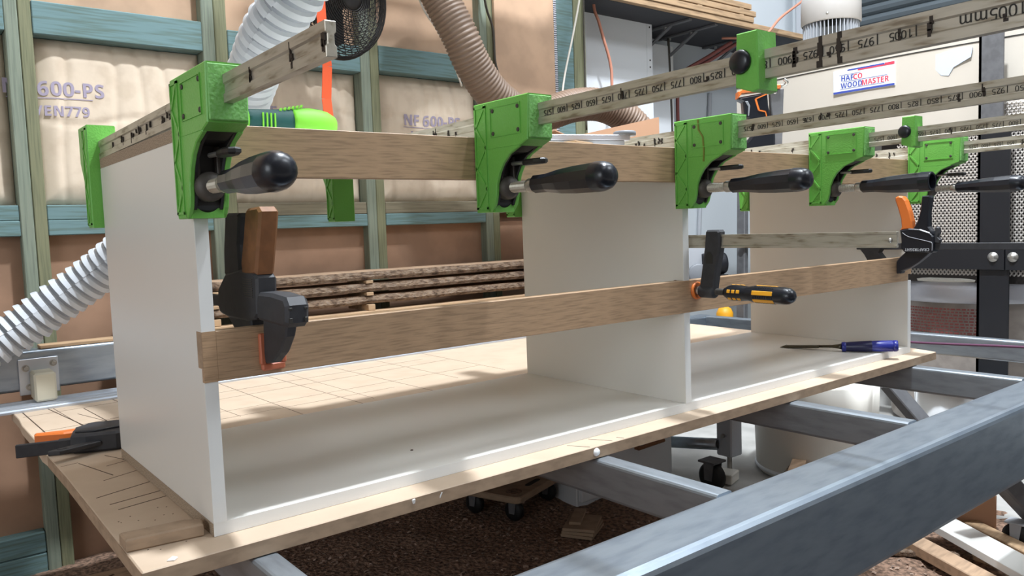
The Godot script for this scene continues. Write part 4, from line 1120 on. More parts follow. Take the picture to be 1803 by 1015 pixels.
func behind() -> void:
	var sl := ["waney edged slab, topmost of the stack of three behind the carcass", "waney edged slab in the middle of the stack of three", "waney edged slab at the bottom of the stack of three"]
	var ys := [0.2125, 0.1785, 0.1435]
	for k in 3:
		slab(ys[k], 0.0235, k, sl[k])
	var tops := [0.202, 0.167, 0.124]
	for k in 3:
		for x in [0.36, 0.8, 1.5]:
			var o := single("spacer_stick", MB.new().span(Vector3(x, tops[k] + 0.0004, -1.225), Vector3(x + 0.022, ys[k] - 0.0016, -1.104 if k < 2 else -1.098), 0.001), M.raw_pine, "thin spacer stick under the %s slab, %s" % [["topmost", "middle", "bottom"][k], ["nearest the quick clamp", "halfway along", "behind the divider"][[0.36, 0.8, 1.5].find(x)]], "spacer", "spacers between the slabs")
			o.name = o.name
	var o := thing("flexible_hose", "white ribbed flexible hose curving down behind the left end of the carcass", "hose", Vector3.ZERO)
	hose(o, [Vector3(0.36, 2.4, 0.0), Vector3(0.36, 2.0, -0.01), Vector3(0.36, 1.6, -0.02), Vector3(0.362, 1.35, -0.03), Vector3(0.36, 1.15, -0.06), Vector3(0.352, 1.0, -0.1), Vector3(0.33, 0.87, -0.18), Vector3(0.302, 0.791, -0.263), Vector3(0.276, 0.733, -0.328), Vector3(0.264, 0.691, -0.397), Vector3(0.269, 0.641, -0.491), Vector3(0.271, 0.574, -0.598), Vector3(0.241, 0.476, -0.74), Vector3(0.18, 0.382, -0.868), Vector3(0.095, 0.294, -0.955), Vector3(0.0, 0.218, -1.0), Vector3(-0.1, 0.15, -1.02), Vector3(-0.25, 0.085, -1.01), Vector3(-0.5, -0.02, -1.0)], 0.0385, 0.0472, 0.0215, M.pvc, true)
	part("ceiling_drop", MB.new().smooth(1).cyl(Vector3(0.36, 2.38, 0.0), Vector3(0.36, 3.5, 0.0), 0.05, 20), M.pvc, o)
	o = thing("duct_hose", "brown ribbed dust hose hanging down in front of the framed wall", "hose", Vector3.ZERO)
	hose(o, [Vector3(1.6, 3.4, -0.6), Vector3(1.6, 1.9, -0.85), Vector3(1.55, 1.5, -0.9), Vector3(1.36, 1.36, -0.98), Vector3(1.15, 1.27, -1.03), Vector3(1.04, 1.18, -1.05), Vector3(1.02, 1.1, -1.05), Vector3(1.049, 1.012, -1.03), Vector3(1.094, 0.913, -1.01), Vector3(1.137, 0.84, -1.014), Vector3(1.212, 0.762, -1.023), Vector3(1.32, 0.712, -1.035), Vector3(1.443, 0.713, -1.041), Vector3(1.559, 0.745, -1.029), Vector3(1.676, 0.75, -1.014), Vector3(1.778, 0.707, -0.993), Vector3(1.85, 0.62, -0.98), Vector3(1.92, 0.45, -1.05), Vector3(1.97, 0.2, -1.14), Vector3(2.02, -0.1, -1.16), Vector3(2.05, -0.42, -1.16)], 0.05, 0.0555, 0.0125, M.duct, false)
	# cords
	var cg := [["electric_cord", "thin pale cord hanging in front of the brown dust hose", M.cord_white, [Vector3(0.96, 1.25, -1.1), Vector3(1.028, 1.039, -1.12), Vector3(1.09, 0.95, -1.12), Vector3(1.139, 0.887, -1.13), Vector3(1.2, 0.8, -1.16)], 0.003],
		["electric_cord", "dark cord hanging beside the tan sheet right of the dust hose", M.cord_dark, [Vector3(1.33, 1.3, -1.2), Vector3(1.346, 1.102, -1.215), Vector3(1.38, 1.014, -1.222), Vector3(1.386, 0.903, -1.222), Vector3(1.412, 0.83, -1.225), Vector3(1.43, 0.7, -1.225)], 0.004],
		["electric_cord", "thin white cord hanging across the blue end stud", M.cord_white, [Vector3(1.79, 1.3, -1.2), Vector3(1.762, 1.158, -1.2), Vector3(1.73, 1.03, -1.205), Vector3(1.672, 0.85, -1.2), Vector3(1.66, 0.72, -1.2)], 0.0035],
		["electric_cord", "dark thin cord hanging straight down the edge of the end stud", M.cord_dark, [Vector3(1.815, 1.4, -1.235), Vector3(1.817, 1.17, -1.236), Vector3(1.815, 1.0, -1.236), Vector3(1.815, 0.7, -1.236)], 0.003],
		["electric_cord", "salmon coloured cord hanging in front of the white cupboard door", M.cord_pink, [Vector3(2.03, 1.45, -1.36), Vector3(2.032, 1.245, -1.4), Vector3(2.06, 1.16, -1.4), Vector3(2.085, 1.095, -1.4), Vector3(2.12, 1.0, -1.4), Vector3(2.125, 0.9, -1.4), Vector3(2.12, 0.6, -1.4)], 0.0065],
		["electric_cord", "dark thin cord hanging down the wall past the tall white panel", M.cord_dark, [Vector3(2.72, 1.215, -1.6), Vector3(2.73, 0.95, -1.6), Vector3(2.74, 0.6, -1.6)], 0.006]]
	for c in cg:
		single(c[0], MB.new().smooth(1).tube(smoothed(c[3], 8), [c[4]], 8), c[2], c[1], "cord")
	var sm := MB.new().at(Vector3(0.611, 0.0, -0.9))
	var sp := [[0.0, 0.52], [0.002, 0.6], [-0.003, 0.68], [0.003, 0.76], [-0.006, 0.84], [-0.008, 1.0], [-0.012, 1.25], [-0.01, 1.5]]
	for k in sp.size() - 1:
		sm.bar(Vector3(sp[k][0], sp[k][1], 0.002 * sin(k * 2.0)), Vector3(sp[k + 1][0], sp[k + 1][1], 0.002 * sin(k * 2.0 + 2.0)), 0.025, 0.0016, Vector3(0, 0, 1))
	var so := single("ratchet_strap", sm, M.strap, "flat orange strap hanging down in front of the fan", "strap")
	so.name = so.name
	fan()
	# unseen slatted shelf placed to half shade the wall; shelf in sight at right
	var sh := thing("unseen_shade_shelf", "slatted shelf out of view above the fan, placed to half shade the framed wall", "shelf", Vector3(0.66, 1.5, WALL))
	for k in 14:
		part("slat", MB.new().span(Vector3(0, 0, 0.006 + k * 0.05), Vector3(0.62, 0.012, 0.03 + k * 0.05), 0.002), M.raw_pine, sh)
	for x in [0.06, 0.56]:
		part("bracket", MB.new().bar(Vector3(x, -0.02, 0.012), Vector3(x, -0.02, 0.45), 0.03, 0.006).bar(Vector3(x, -0.3, 0.012), Vector3(x, -0.02, 0.02), 0.03, 0.006, Vector3(0, 0, 1)), M.iron, sh)
	sh = thing("timber_rack", "high dark shelf with a pale timber front edge carrying battens", "rack", Vector3(1.83, 1.228, -1.3))
	part("shelf_board", MB.new().span(Vector3(0, 0, -0.38), Vector3(1.62, 0.018, -0.025)), M.dark_board, sh)
	part("front_edge", MB.new().span(Vector3(0, 0, -0.024), Vector3(1.62, 0.024, 0.0), 0.002), M.raw_pine, sh)
	for x in [0.72, 0.9, 1.25]:
		var br := part("bracket", MB.new().bar(Vector3(x, -0.006, -0.375), Vector3(x, -0.006, -0.03), 0.022, 0.008).bar(Vector3(x, -0.13, -0.372), Vector3(x, -0.01, -0.14), 0.018, 0.006), M.iron_dusty, sh)
		for q in 2:
			part("bolt", MB.new().cyl(Vector3(x, -0.01, -0.3 + 0.13 * q), Vector3(x, -0.02, -0.3 + 0.13 * q), 0.008, 8), M.zinc, br)
	var bl := "pale batten in the pile on the high timber rack"
	for lv in 3:
		for q in 3:
			var xe: float = 2.965 + 0.02 * sin(lv * 2.1 + q * 1.3)
			var bo := single("timber_batten", MB.new().span(Vector3(1.9, 1.2525 + lv * 0.0285, -1.34 - q * 0.055), Vector3(xe, 1.2765 + lv * 0.0285, -1.295 - q * 0.055), 0.0015), M.raw_pine, "pale batten on the high rack, in the %s layer, %s" % [["bottom", "middle", "top"][lv], ["at the front", "second from the front", "at the back"][q]], "batten", "battens on the high rack")
			bo.name = bo.name
	for lv in 2:
		for x in [2.56, 2.86]:
			single("batten_spacer", MB.new().span(Vector3(x, 1.2767 + lv * 0.0285, -1.43), Vector3(x + 0.03, 1.2808 + lv * 0.0285, -1.297)), M.raw_pine, "small spacer between the %s battens on the high rack, %s" % [["lower", "upper"][lv], "near the sawn ends" if x > 2.7 else "farther from the sawn ends"], "spacer", "spacers in the batten pile")
	# cupboard doors leaning under it
	o = thing("cupboard_door", "tall white cupboard door with screw holes leaning under the high rack", "door panel", Vector3(2.07, FLOOR, -1.5))
	part("panel", MB.new().span(Vector3(0, 0, -0.016), Vector3(0.385, 1.688, 0.0), 0.001), M.white, o)
	var eb := part("edge_strip", MB.new().span(Vector3(0.386, 0, -0.016), Vector3(0.422, 1.686, 0.0), 0.001), M.white, o)
	for y in [1.665, 1.52, 1.49, 1.2, 0.9]:
		part("screw_hole", MB.new().cyl(Vector3(0.405, y, 0.0), Vector3(0.405, y, 0.0008), 0.0042, 10), M.ink, eb)
	o = thing("wardrobe_side", "narrower white panel standing behind the tall cupboard door", "panel", Vector3(2.4, FLOOR, -1.6))
	part("panel", MB.new().span(Vector3(0, 0, -0.016), Vector3(0.34, 1.63, 0.0), 0.001), M.white, o)
	part("edge_strip", MB.new().span(Vector3(0.34, 0, -0.016), Vector3(0.352, 1.63, 0.0005), 0.001), M.edging, o)
	# red hoses against the rear wall
	for q in [[2.785, "dull red air hose hanging on the rear wall, beside the white panel"], [2.83, "dull red air hose hanging on the rear wall, the one farther from the white panel"]]:
		var x: float = q[0]
		single("air_hose", MB.new().smooth(1).tube(smoothed([Vector3(x + 0.22, 1.2, -1.45), Vector3(x + 0.12, 1.13, -1.52), Vector3(x + 0.02, 1.05, -1.62), Vector3(x, 0.97, -1.64), Vector3(x + 0.01, 0.7, -1.65), Vector3(x - 0.005, 0.3, -1.65)], 8), [0.009], 8), mat(Color(0.55, 0.32, 0.3), 0.6), q[1], "hose", "red air hoses")
	single("extension_lead", MB.new().smooth(1).tube(smoothed([Vector3(2.93, 1.21, -1.45), Vector3(3.02, 1.2, -1.29), Vector3(3.16, 1.3, -1.28), Vector3(3.5, 1.5, -1.3), Vector3(3.8, 1.8, -1.4)], 8), [0.006], 8), M.cord_pink, "salmon lead draped from the high rack up towards the roller door", "cord")
	single("air_line", MB.new().smooth(1).tube(smoothed([Vector3(3.12, 1.0, -1.67), Vector3(3.1, 0.85, -1.665), Vector3(3.04, 0.6, -1.665), Vector3(3.0, 0.2, -1.665)], 8), [0.011], 8), M.light_grey, "pale grey air line bending down the grey rear wall", "hose")
	# cardboard box behind the carcass
	o = thing("cardboard_box", "open brown cardboard box standing behind the carcass below the dust hose", "box", Vector3(1.385, 0.0005, -0.87))
	o.rotation.y = -0.14
	var bm := MB.new()
	bm.prism(v2([0, 0, 0.36, 0, 0.36, 0.69, 0.05, 0.625, 0, 0.62]), -0.004, 0.0); bm.span(Vector3(0.356, 0, -0.1), Vector3(0.36, 0.68, -0.004)).span(Vector3(0, 0, -0.1), Vector3(0.004, 0.62, -0.004)).span(Vector3(0.004, 0, -0.1), Vector3(0.356, 0.004, -0.004))
	bm.at(Vector3.ZERO)
	part("body", bm, M.card, o)
	part("flap", MB.new().bar(Vector3(0.002, 0.62, -0.05), Vector3(-0.045, 0.635, -0.05), 0.09, 0.003), M.card, o)

func fan() -> void:
	var o := thing("wall_fan", "dusty black wire cage fan hanging on the framed wall above the orange strap", "fan", Vector3(0.728, 0.972, -1.05))
	o.basis = Basis(Vector3.UP, 0.2) * Basis(Vector3.RIGHT, 0.1)
	var R := 0.149
	var dome := func(r: float) -> float: return 0.05 * sqrt(maxf(0.0, 1.0 - pow(r / (R * 1.02), 2.0)))
	var m := MB.new().smooth(1)
	for k in 21:
		var r := 0.034 + k * (R - 0.034) / 20.0
		for sgn in [1.0, -1.0]:
			if sgn < 0.0 and k % 2 == 1: continue
			var p := []
			for i in 48:
				p.append(Vector3(cos(TAU * i / 48) * r, sin(TAU * i / 48) * r, sgn * (0.012 + dome.call(r))))
			m.tube(p, [0.0013], 5, true)
	part("cage_ring", m, M.fan, o)
	m = MB.new()
	for i in 40:
		var a := TAU * i / 40
		for sgn in [1.0, -1.0]:
			var last := Vector3.ZERO
			for k in 7:
				var r := 0.03 + k * (R - 0.03) / 6.0
				var p := Vector3(cos(a + 0.12 * k) * r, sin(a + 0.12 * k) * r, sgn * (0.0105 + dome.call(r)))
				if k > 0: m.bar(last, p, 0.0016, 0.0016)
				last = p
	part("cage_spoke", m, M.fan, o)
	var p2 := []
	for i in 48:
		p2.append(Vector3(cos(TAU * i / 48) * (R + 0.002), sin(TAU * i / 48) * (R + 0.002), 0))
	part("rim", MB.new().smooth(1).tube(p2, [0.006], 8, true), M.fan, o)
	part("centre_badge", MB.new().smooth(1).turned(Vector3(0, 0, 0.054), Vector3(0, 0, 1), v2([0, 0, 0.034, 0, 0.034, 0.006, 0.02, 0.01, 0, 0.011]), 24), M.fan, o)
	for i in 3:
		var a := TAU * i / 3 + 0.4
		var bl := MB.new()
		bl.xf = Transform3D(Basis(Vector3(0, 0, 1), a) * Basis(Vector3(1, 0, 0), 0.45), Vector3.ZERO)
		bl.prism(v2([0.02, -0.02, 0.07, -0.05, 0.115, -0.05, 0.128, 0.0, 0.11, 0.03, 0.05, 0.02, 0.02, 0.014]), -0.001, 0.001)
		part("blade", bl, M.iron, o)
	part("motor", MB.new().smooth(1).turned(Vector3(0, 0, -0.13), Vector3(0, 0, 1), v2([0, 0, 0.04, 0.004, 0.05, 0.02, 0.05, 0.09, 0.024, 0.1, 0.02, 0.15, 0, 0.15]), 20), M.fan, o)
	part("bracket", MB.new().bar(Vector3(0, 0.02, -0.1), Vector3(0.0, 0.2, -0.17), 0.03, 0.008), M.fan, o)

# ---------------------------------------------------------------- machines at the right
func machines() -> void:
	var X := 2.6
	var o := thing("dust_collector", "large cream dust collector with a black steel stand and an expanded metal guard", "dust collector", Vector3(X + 0.3, FLOOR, -0.4))
	var B := -o.position
	# cream drum as a shallow curved casing
	var m := MB.new()
	var outline := []
	for k in 25:
		var t := lerpf(-1.0, 1.0, k / 24.0)
		outline.append(Vector2(X + 0.05 * t * t, 0.55 + t * 0.62))      # x, -z
	outline.append(Vector2(X + 0.7, 1.17))
	outline.append(Vector2(X + 0.7, -0.07))
	m.at(B, XZ).prism(outline, 0.62, 0.935, 0.006)
	var cs := part("casing", m, M.cream, o)
	var seam := MB.new().at(B)
	for k in 24:
		var t0 := lerpf(-1.0, 1.0, k / 24.0)
		var t1 := lerpf(-1.0, 1.0, (k + 1) / 24.0)
		seam.bar(Vector3(X + 0.05 * t0 * t0 - 0.0005, 0.907, -0.55 - t0 * 0.62), Vector3(X + 0.05 * t1 * t1 - 0.0005, 0.907, -0.55 - t1 * 0.62), 0.003, 0.0035)
	part("lid_seam", seam, M.ink, cs)
	part("scuff", MB.new().at(B + Vector3(X + 0.0105, 0, 0), ZY).prism(v2([-0.36, 0.885, -0.33, 0.84, -0.31, 0.815, -0.285, 0.81, -0.27, 0.835, -0.215, 0.86, -0.21, 0.89, -0.25, 0.896]), 0.0, 0.004, 0.0005), mat(Color(0.8, 0.84, 0.9), 0.5), cs, "pale patch on the casing")
	part("caution_tape", MB.new().at(B).span(Vector3(X + 0.02, 0.935, -0.31), Vector3(X + 0.03, 0.949, -0.2), 0.001), M.bright_yellow, cs)
	# makers plate
	var pl := part("maker_plate", MB.new().at(B).span(Vector3(X - 0.004, 0.806, -0.697), Vector3(X + 0.004, 0.893, -0.463), 0.001), M.white, o, "white maker plate with blue and red lettering")
	var tb := Basis(Vector3(0, 0, 1), Vector3(0, 1, 0), Vector3(-1, 0, 0))
	var px := X - 0.0042
	var put := func(n: String, parts: Array, mt: Material) -> void:
		var st := SurfaceTool.new()
		st.begin(Mesh.PRIMITIVE_TRIANGLES)
		for q in parts:
			st.append_from(words(q[0], q[1], true, true), 0, Transform3D(tb, B + Vector3(px, q[2], q[3])))
		part(n, st.commit(), mt, pl)
	put.call("blue_lettering", [["HAF", 0.027, 0.8605, -0.667], ["WOOD", 0.027, 0.834, -0.667]], M.logo_blue)
	put.call("red_lettering", [["CO", 0.027, 0.8605, -0.6185], ["MASTER", 0.027, 0.834, -0.587]], M.logo_red)
	m = MB.new().at(B)
	m.span(Vector3(px - 0.0004, 0.807, -0.696), Vector3(px, 0.8145, -0.464))
	m.span(Vector3(px - 0.0004, 0.8865, -0.64), Vector3(px, 0.8915, -0.5))
	m.span(Vector3(px - 0.0004, 0.873, -0.672), Vector3(px, 0.8742, -0.59)).span(Vector3(px - 0.0004, 0.8475, -0.66), Vector3(px, 0.8487, -0.49)).span(Vector3(px - 0.0004, 0.8215, -0.67), Vector3(px, 0.8225, -0.5))
	part("blue_band", m, M.logo_blue, pl)
	part("red_band", MB.new().at(B).span(Vector3(px - 0.0004, 0.8815, -0.6), Vector3(px, 0.8862, -0.464)).span(Vector3(px - 0.0004, 0.8865, -0.499), Vector3(px, 0.8915, -0.464)), M.logo_red, pl)
	# motor on top
	m = MB.new().smooth(1).at(B + Vector3(X + 0.25, 0.96, -0.85))
	m.lathe(v2([0.112, 0.172, 0.1165, 0.177, 0.1165, 0.255, 0.113, 0.28, 0.1, 0.296, 0.075, 0.306, 0, 0.31]), 36)
	var mo := part("motor_cowl", m, M.motor, o)
	m = MB.new().at(B + Vector3(X + 0.25, 0.96, -0.85))
	for k in 44:
		var a := TAU * k / 44
		m.bar(Vector3(cos(a) * 0.096, 0.0, sin(a) * 0.096), Vector3(cos(a) * 0.096, 0.2, sin(a) * 0.096), 0.003, 0.026, Vector3(cos(a), 0, sin(a)))
	part("cooling_fin", m, M.light_grey, mo)
	part("motor_core", MB.new().smooth(1).at(B + Vector3(X + 0.25, 0.93, -0.85)).lathe(v2([0.09, 0, 0.09, 0.22, 0, 0.22]), 28), M.ink, mo)
	part("screw", MB.new().smooth(1).turned(B + Vector3(X + 0.25, 1.155, -0.85) + Vector3(-0.7, 0, 0.3).normalized() * 0.116, Vector3(-0.7, 0, 0.3), v2([0.006, 0, 0.005, 0.003, 0, 0.004]), 10), M.zinc, mo)
	part("leaf_scrap", MB.new().at(B).bar(Vector3(X + 0.1, 0.955, -0.57), Vector3(X + 0.12, 0.985, -0.52), 0.03, 0.002), M.raw_pine, mo)
	# second machine head to the right of the post
	part("side_casing", MB.new().at(B, XZ).prism(v2([X + 0.04, 0.045, X + 0.5, 0.045, X + 0.5, -0.3, X + 0.09, -0.3]), 0.6, 0.895, 0.006), M.light_grey, o)
	part("switch_box", MB.new().at(B).span(Vector3(X + 0.05, 0.896, -0.1), Vector3(X + 0.2, 0.915, 0.12), 0.008), M.iron, o)
	part("switch_button", MB.new().at(B).span(Vector3(X + 0.06, 0.915, -0.04), Vector3(X + 0.1, 0.932, 0.0), 0.005), M.orange, o)
	# posts
	for q in [[-0.17, M.iron_dusty], [0.27, M.iron]]:
		var z: float = q[0]
		m = MB.new().at(B)
		m.span(Vector3(X - 0.045, FLOOR, z), Vector3(X + 0.04, 0.64, z + 0.008)).span(Vector3(X - 0.045, FLOOR, z), Vector3(X - 0.037, 0.64, z + 0.095))
		var po := part("post", m, M.iron, o)
		part("upper_post", MB.new().at(B).span(Vector3(X - 0.045, 0.64, z), Vector3(X + 0.04, 0.925, z + 0.008)).span(Vector3(X - 0.045, 0.64, z), Vector3(X - 0.037, 0.915, z + 0.072)), M.iron_dusty, po, "dusty grey upper length")
		for p in [Vector3(X - 0.005, 0.885, z), Vector3(X - 0.005, 0.845, z), Vector3(X + 0.0, 0.335, z), Vector3(X + 0.0, 0.17, z), Vector3(X + 0.0, 0.305, z)]:
			part("bolt", MB.new().smooth(1).at(B).turned(p, Vector3(0, 0, -1), v2([0.009, 0, 0.008, 0.004, 0.004, 0.007, 0, 0.0075]), 12), M.zinc, po)
	var hb := part("cross_rail", MB.new().at(B).span(Vector3(X - 0.055, 0.155, -0.62), Vector3(X - 0.046, 0.238, -0.085), 0.001).span(Vector3(X - 0.055, 0.155, -0.082), Vector3(X - 0.046, 0.238, 0.4), 0.001).span(Vector3(X - 0.055, 0.236, -0.62), Vector3(X - 0.02, 0.2395, 0.4)), M.iron, o)
	for z in [-0.118, -0.06]:
		part("bolt", MB.new().smooth(1).at(B).turned(Vector3(X - 0.055, 0.197, z), Vector3(-1, 0, 0), v2([0.0165, 0, 0.0155, 0.003, 0.011, 0.004, 0.009, 0.009, 0.005, 0.011, 0, 0.0115]), 14), M.zinc, hb)
	# expanded metal guard
	m = MB.new().at(B)
	var ph := 0.0178
	var pw := 0.0128
	var nz := 58
	var ny := 34
	for i in nz:
		for j in ny * 2:
			var z0 := -0.46 + i * pw
			var y0 := 0.13 + j * ph * 0.5
			if y0 > 0.695: continue
			var s := 0.5 if j % 2 == 0 else 0.0
			var a := Vector3(X + 0.02, y0, z0 + s * pw)
			var b := Vector3(X + 0.023, y0 + ph * 0.5, z0 + (0.5 - s) * pw)
			m.bar(a, b, 0.0042, 0.0018, Vector3(1, 0, 0.2))
			m.bar(a, b + Vector3(0, 0, pw * (1.0 if j % 2 == 0 else -1.0)), 0.0042, 0.0018, Vector3(1, 0, -0.2))
	var gd := part("expanded_metal_guard", m, M.guard, o)
	gd.set_meta("kind", "stuff")
	part("shade_backing", MB.new().at(B).span(Vector3(X + 0.075, 0.1, -0.55), Vector3(X + 0.1, 0.625, 0.4)), M.shade_cloth, o)  # dark sheet stands for the shaded filter behind the guard
	# collecting bag
	m = MB.new().smooth(1).at(B + Vector3(X + 0.37, FLOOR, -0.32))
	m.lathe(v2([0, 0, 0.27, 0, 0.3, 0.02, 0.31, 0.1, 0.295, 0.2, 0.31, 0.3, 0.3, 0.4, 0.29, 0.47, 0.285, 0.585, 0, 0.585]), 40)
	var bag := part("collecting_bag", m, M.bag, o)
	m = MB.new().smooth(1).at(B + Vector3(X + 0.37, FLOOR, -0.32))
	m.lathe(v2([0.302, 0.475, 0.306, 0.477, 0.303, 0.5, 0.307, 0.52, 0.303, 0.545, 0.3, 0.55]), 48)
	part("clamp_band", m, M.foil, bag, "silver band holding the bag")
	part("band_cap", MB.new().smooth(1).at(B + Vector3(X + 0.37, FLOOR, -0.32)).lathe(v2([0.3, 0.55, 0.311, 0.552, 0.312, 0.56, 0.3, 0.565]), 48), M.cord_white, bag)
	# red print on the bag: rows of small print
	m = MB.new()
	var rng := RandomNumberGenerator.new()
	rng.seed = 11
	for row in 13:
		var y := 0.005 - row * 0.0105 if row < 12 else -0.155
		var a := 2.7
		while a < 3.55:
			var w := rng.randf_range(0.012, 0.05)
			if row == 11 and a > 3.2: break
			var c := B + Vector3(X + 0.37, 0, -0.32)
			var dirv := Vector3(cos(a), 0, -sin(a))
			var rad := 0.3125
			m.at(c)
			if row < 12: m.bar(dirv * rad + Vector3(0, y, 0), Vector3(cos(a + w), 0, -sin(a + w)) * rad + Vector3(0, y, 0), 0.0055, 0.001, dirv)
			a += w + 0.014
	var pr := part("small_print", m, M.red_ink, bag, "rows of small red print")
	pr.set_meta("kind", "stuff")
	# pedestal machine in the gap
	o = thing("disc_sander", "grey bench grinder disc with a black motor on a grey post, behind the divider gap", "sander", Vector3(2.412, FLOOR, -1.179))
	o.scale = Vector3.ONE * 1.27
	B = -Vector3(1.84, -0.28, -0.73)
	part("pedestal", MB.new().at(B).span(Vector3(1.74, -0.28, -0.84), Vector3(1.98, -0.03, -0.6), 0.01), M.white, o)
	m = MB.new().smooth(1).turned(B + Vector3(1.815, 0.2, -0.74), Vector3(-0.55, 0, 0.7), v2([0, 0, 0.088, 0, 0.09, 0.003, 0.09, 0.016, 0.087, 0.019, 0.079, 0.02, 0, 0.02]), 36)
	var disc := part("disc_guard", m, M.light_grey, o)
	part("disc_ring", MB.new().smooth(1).turned(B + Vector3(1.815, 0.2, -0.74) + Vector3(-0.55, 0, 0.7).normalized() * 0.02, Vector3(-0.55, 0, 0.7), v2([0.08, 0, 0.083, 0.0015, 0.086, 0]), 36), M.iron, disc)
	part("dust_shoe", MB.new().smooth(1).turned(B + Vector3(1.803, 0.175, -0.72), Vector3(-0.55, 0, 0.7), v2([0, 0, 0.034, 0, 0.034, 0.012, 0.03, 0.014, 0, 0.014]), 20), M.grey_plastic, disc)
	part("motor", MB.new().smooth(1).turned(B + Vector3(1.82, 0.205, -0.72), Vector3(0.85, 0.03, 0.52), v2([0, 0, 0.035, 0, 0.037, 0.005, 0.037, 0.072, 0.033, 0.08, 0, 0.082]), 24), M.iron, o)
	part("motor_foot", MB.new().at(B).span(Vector3(1.82, 0.15, -0.74), Vector3(1.89, 0.17, -0.66), 0.004), M.iron, o)
	part("post", MB.new().at(B).bar(Vector3(1.907, -0.03, -0.628), Vector3(1.942, 0.45, -0.643), 0.032, 0.022, Vector3(1, 0, 0), 0.003), M.iron_dusty, o)
	part("knuckle", MB.new().smooth(1).at(B).turned(Vector3(1.91, 0.27, -0.625), Vector3(-0.4, 0, 0.9), v2([0, 0, 0.014, 0, 0.012, 0.012, 0, 0.014]), 14).turned(Vector3(1.925, 0.268, -0.61), Vector3(-0.4, 0, 0.9), v2([0, 0, 0.014, 0, 0.012, 0.012, 0, 0.014]), 14), M.zinc, o)
	part("base_plate", MB.new().at(B).span(Vector3(1.8, -0.03, -0.76), Vector3(1.94, 0.0, -0.6), 0.004), M.iron, o)
	part("oil_can", MB.new().smooth(1).at(B + Vector3(1.86, 0.0, -0.66)).lathe(v2([0, 0, 0.027, 0, 0.027, 0.045, 0.02, 0.06, 0.01, 0.066, 0, 0.068]), 18), M.yellow, o, "yellow bulb on the base")

# ---------------------------------------------------------------- things on the floor
func castor(parent: Node, p: Vector3, r: float, fork: Material) -> void:
	var c := part("castor", MB.new().smooth(1).at(p).turned(Vector3(-r * 0.36, r, 0), Vector3(1, 0, 0), v2([0, 0, r * 0.8, 0, r, r * 0.14, r, r * 0.58, r * 0.8, r * 0.72, 0, r * 0.72]), 24), M.rubber, parent)
	part("fork", MB.new().at(p).prism(v2([-r * 0.35, r * 0.8, r * 0.35, r * 0.8, r * 0.55, r * 2.05, -r * 0.3, r * 2.05]), -0.001, 0.001).at(p + Vector3(-r * 0.45, 0, 0), ZY).prism(v2([-r * 0.3, r * 0.8, r * 0.3, r * 0.8, r * 0.5, r * 2.1, -r * 0.35, r * 2.1]), 0.0, 0.003).at(p + Vector3(r * 0.5, 0, 0), ZY).prism(v2([-r * 0.3, r * 0.8, r * 0.3, r * 0.8, r * 0.5, r * 2.1, -r * 0.35, r * 2.1]), 0.0, 0.003), fork, c)
	part("swivel_plate", MB.new().at(p).span(Vector3(-r * 0.7, r * 2.05, -r * 0.7), Vector3(r * 0.7, r * 2.2, r * 0.7), 0.001), fork, c)

